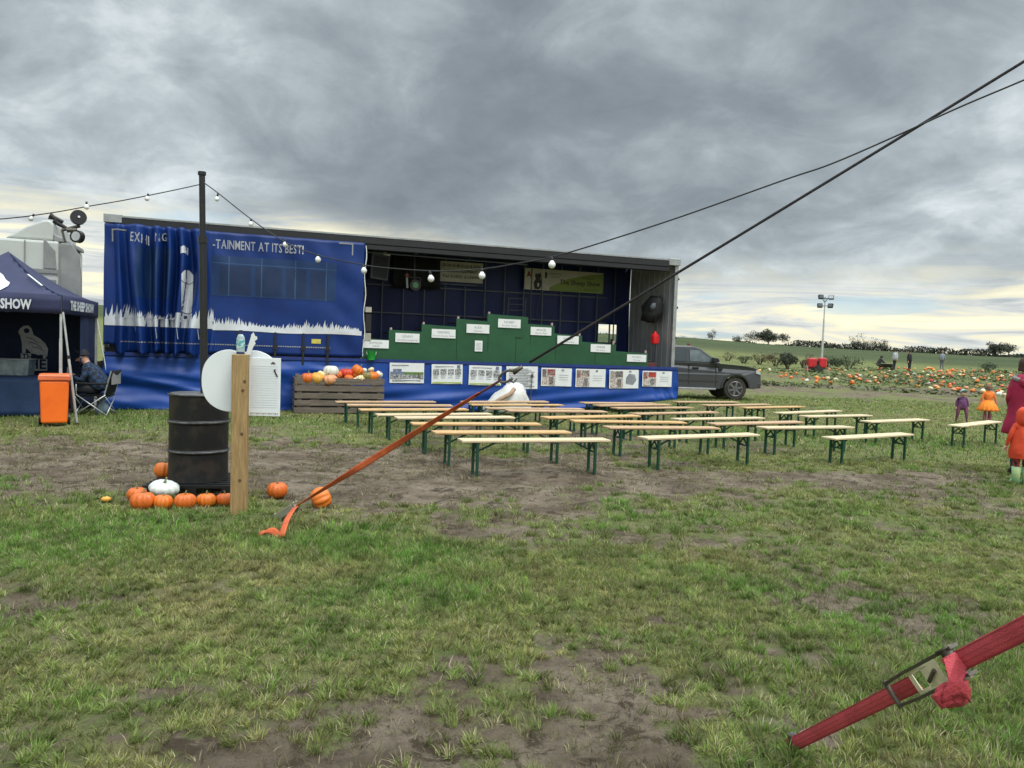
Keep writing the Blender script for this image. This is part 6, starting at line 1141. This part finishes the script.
for px in np.arange(-420, 1500, 2.2):
    p = far(px, 442+6*math.sin(px*.02)); hh_ = (1.5+1.5*vnoise(np.array([px*.05]), np.array([0.]), 3)[0]) + (1.6 if 790 < px < 1000 else 0)*(.5+vnoise(np.array([px*.09]), np.array([0.]), 4)[0]*.6) + (.5 if px < 130 else 0); n = 90
    Q = np.array(p)+np.stack([r_.normal(0, 1.3, n), r_.normal(0, 1.5, n), r_.random(n)**1.4*hh_*1.25], -1); a = r_.normal(0, 1, (n, 3)); b = r_.normal(0, 1, (n, 3)); s_ = .34*(.5+r_.random(n))[:,None]; V.append(np.stack([Q-a*s_, Q+b*s_*.7, Q+a*s_, Q-b*s_*.7], 1).reshape(-1, 3))
tag(leafobj('hedgerow', np.concatenate(V), LFD), 'dark hedgerow and far wood along the crest of the green hill', 'hedge', kind='stuff')
# far hills beyond the crest, blue haze mixed into their colour
hm = mat('far_hill_haze_blue', (.10,.14,.17), .95, scale=.01); me = MB(); xs_ = arange(-2500, 5200, 60)
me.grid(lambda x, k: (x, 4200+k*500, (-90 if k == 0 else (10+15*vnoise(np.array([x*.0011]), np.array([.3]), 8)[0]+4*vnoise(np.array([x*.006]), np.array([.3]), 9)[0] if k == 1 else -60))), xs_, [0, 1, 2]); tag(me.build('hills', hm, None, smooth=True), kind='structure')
# ================================================================ PUMPKIN PATCH
cols = [('orange', 28), ('deep orange', 20), ('yellow', 12), ('cream', 20), ('white', 9), ('red', 4), ('peach', 14)]
bag = [c for c, n in cols for _ in range(n)]; rd = random.Random(12); cnt = 0; tries = 0
while cnt < 295 and tries < 14000:
    tries += 1; px = rd.uniform(752, 1075); dist = 36+ (rd.random()**1.15)*42
    if dist > min(76, 57+max(0, px-790)*.13): continue
    near = 44+1.5*math.sin(px*.03) + (3 if px < 900 else 0) + (2 if px < 800 else 0) + (3 if rd.random() < .6 else 0)
    if dist < near: continue
    if fbm(np.array([px*.06]), np.array([dist*.35]), 61, 3)[0] < .42+.12*(dist < 46): continue
    p = far(px, dist); c = rd.choice(bag); r_p = rd.uniform(.08, .145)
    pumpkin((p.x, p.y, p.z-.01), r_p, c, f'{c} pumpkin lying among the leaves of the far patch', 'pumpkins in the far patch', rd.choice((.7,.8,.9)), rd.random()*6, rd.uniform(-.7,.7), seed=rd.randint(0, 3), lod=True); cnt += 1
for a, b, c in ((878.5, 392, 'cream'), (836, 385, 'cream')):
    pass
# vines and weeds of the patch
r_ = np.random.default_rng(8); n = 26000; px = r_.uniform(740, 1150, n); dist = 38+44*r_.random(n)**1.1; d_ = np.array([[*(ray(a, 346+(a-512)*.0349).xy)] for a in px]); d_ /= np.linalg.norm(d_, axis=1)[:,None]; XY = d_*dist[:,None]
k = (fbm(XY[:,0]*.25, XY[:,1]*.25, 71, 3) > .50) & (dist > 41) & (dist < np.minimum(77, 58+np.maximum(0, px-790)*.13)); XY = XY[k]; n = len(XY); zz = terr(XY[:,0], XY[:,1]); Q = np.stack([XY[:,0], XY[:,1], zz+.03+.20*r_.random(n)**1.5], -1); a = r_.normal(0, 1, (n, 3))*[1,1,.5]; b = r_.normal(0, 1, (n, 3))*[1,1,.5]; s_ = .06*(.5+r_.random(n))[:,None]
tag(leafobj('pumpkin_vines', np.stack([Q-a*s_, Q+b*s_*.7, Q+a*s_, Q-b*s_*.7], 1).reshape(-1, 3), mat('vine_leaf', (.085,.140,.040), .8, col2=(.10,.10,.045), scale=.5)), 'green vines and weeds between the pumpkins of the far patch', 'vines', kind='stuff')

# ================================================================ SKY AND LIGHT
SUN_EL, SUN_AZ = R(58), R(140)        # azimuth measured clockwise from +Y (ahead of the camera): sun high behind the right shoulder, veiled
w = bpy.data.worlds.new('World'); SC.world = w; w.use_nodes = True; N = w.node_tree.nodes; L = w.node_tree.links; N.clear()
out = N.new('ShaderNodeOutputWorld'); bg = N.new('ShaderNodeBackground'); L.new(bg.outputs[0], out.inputs[0]); bg.inputs[1].default_value = 0.12
sk_ = N.new('ShaderNodeTexSky'); sk_.sky_type = 'NISHITA'; sk_.sun_disc = False; sk_.sun_elevation = SUN_EL; sk_.sun_rotation = SUN_AZ; sk_.dust_density = 2.0
tcw = N.new('ShaderNodeTexCoord').outputs['Generated']; sx = N.new('ShaderNodeSeparateXYZ'); L.new(tcw, sx.inputs[0]); dx, dy, dz = sx.outputs
zc = mathn(N, L, 'MAXIMUM', dz, 0.0); den = mathn(N, L, 'ADD', zc, 0.36)
cx_ = N.new('ShaderNodeCombineXYZ'); L.new(mathn(N, L, 'DIVIDE', dx, den), cx_.inputs[0]); L.new(mathn(N, L, 'DIVIDE', dy, den), cx_.inputs[1]); V_ = cx_.outputs[0]
def vmap(v, loc, sc, rot=0):
    mp = N.new('ShaderNodeMapping'); mp.inputs['Location'].default_value = loc; mp.inputs['Scale'].default_value = sc; mp.inputs['Rotation'].default_value = (0, 0, rot); L.new(v, mp.inputs[0]); return mp.outputs[0]
big = noise(N, L, vmap(V_, (3.1, 1.7, 0), (1.35, 1.25, 1), R(20)), 1.0, 3, .5, .6); med = noise(N, L, vmap(V_, (7.7, 2.1, 0), (3.8, 3.6, 1), R(15)), 1.0, 8, .58, .5); fine = noise(N, L, vmap(V_, (1.7, 9.1, 0), (8, 8, 1)), 1.0, 8, .65, .3)
br = mathn(N, L, 'ADD', mathn(N, L, 'MULTIPLY', big, .50), mathn(N, L, 'ADD', mathn(N, L, 'MULTIPLY', med, .38), mathn(N, L, 'ADD', mathn(N, L, 'MULTIPLY', dx, .035), mathn(N, L, 'MULTIPLY', fine, .13))))
def ramp(v, stops):
    r_ = N.new('ShaderNodeValToRGB'); e = r_.color_ramp.elements
    while len(e) < len(stops): e.new(.5)
    for i, (p, c) in enumerate(stops): e[i].position = p; e[i].color = (*c, 1)
    L.new(v, r_.inputs[0]); return r_.outputs[0]
K = 1/0.12
cloud = ramp(br, [(.35, (.150,.172,.188)), (.44, (.195,.222,.240)), (.50, (.255,.290,.308)), (.56, (.34,.385,.405)), (.64, (.54,.585,.60)), (.72, (.74,.78,.78))])
# bright streaky band low over the horizon
el = mathn(N, L, 'ADD', dz, mathn(N, L, 'MULTIPLY', mathn(N, L, 'SUBTRACT', med, .5), .10))
leftb = mapr(N, L, dx, -.5, .35, .060, .0)      # band stands higher to the left
band = mapr(N, L, mathn(N, L, 'SUBTRACT', el, leftb), .045, .125, 1.0, 0.0)
st = noise(N, L, vmap(tcw, (0, 0, 0), (2.2, 2.2, 26)), 1.6, 6, .6, .8)
bandc = ramp(st, [(.34, (.30,.335,.36)), (.46, (.56,.58,.56)), (.54, (.74,.70,.52)), (.66, (.86,.81,.60))])
c1 = mixc(N, L, band, cloud, bandc)
hole = mathn(N, L, 'MULTIPLY', mapr(N, L, noise(N, L, vmap(tcw, (4, 2, 1), (1.8, 1.8, 16)), 2.0, 4, .5), .60, .68), band)
mulk = N.new('ShaderNodeMix'); mulk.data_type = 'RGBA'; mulk.blend_type = 'MULTIPLY'; mulk.inputs[0].default_value = 1; L.new(c1, mulk.inputs[6]); mulk.inputs[7].default_value = (K, K, K, 1)
c2 = mixc(N, L, mathn(N, L, 'MULTIPLY', hole, .75), mulk.outputs[2], mixc(N, L, .5, sk_.outputs[0], (.42*K, .62*K, .75*K)))
# overcast sky: brighter overhead and on the sun's side behind the camera than low in front
lift = mathn(N, L, 'ADD', 1.0, mathn(N, L, 'MULTIPLY', mapr(N, L, dz, .42, .85), 4.5)); lift = mathn(N, L, 'ADD', lift, mathn(N, L, 'MULTIPLY', mapr(N, L, mathn(N, L, 'MULTIPLY', dy, -1), .0, .8), .5))
mulk2 = N.new('ShaderNodeVectorMath'); mulk2.operation = 'SCALE'; L.new(c2, mulk2.inputs[0]); L.new(lift, mulk2.inputs['Scale'])
fin = mixc(N, L, .06, mulk2.outputs[0], sk_.outputs[0]); L.new(fin, bg.inputs[0])
sl = bpy.data.lights.new('sun', 'SUN'); sl.energy = 1.4; sl.angle = R(25); sl.color = (1, .96, .90); so = bpy.data.objects.new('sun', sl); COL.objects.link(so)
sdir = Vector((math.sin(SUN_AZ)*math.cos(SUN_EL), math.cos(SUN_AZ)*math.cos(SUN_EL), math.sin(SUN_EL))); so.rotation_euler = sdir.to_track_quat('Z', 'Y').to_euler()
vs_ = SC.view_settings; vs_.view_transform = 'Standard'; vs_.look = 'None'; vs_.exposure = 0.5; vs_.gamma = 1; vs_.use_curve_mapping = False
SC.cycles.max_bounces = 6; SC.cycles.use_denoising = True
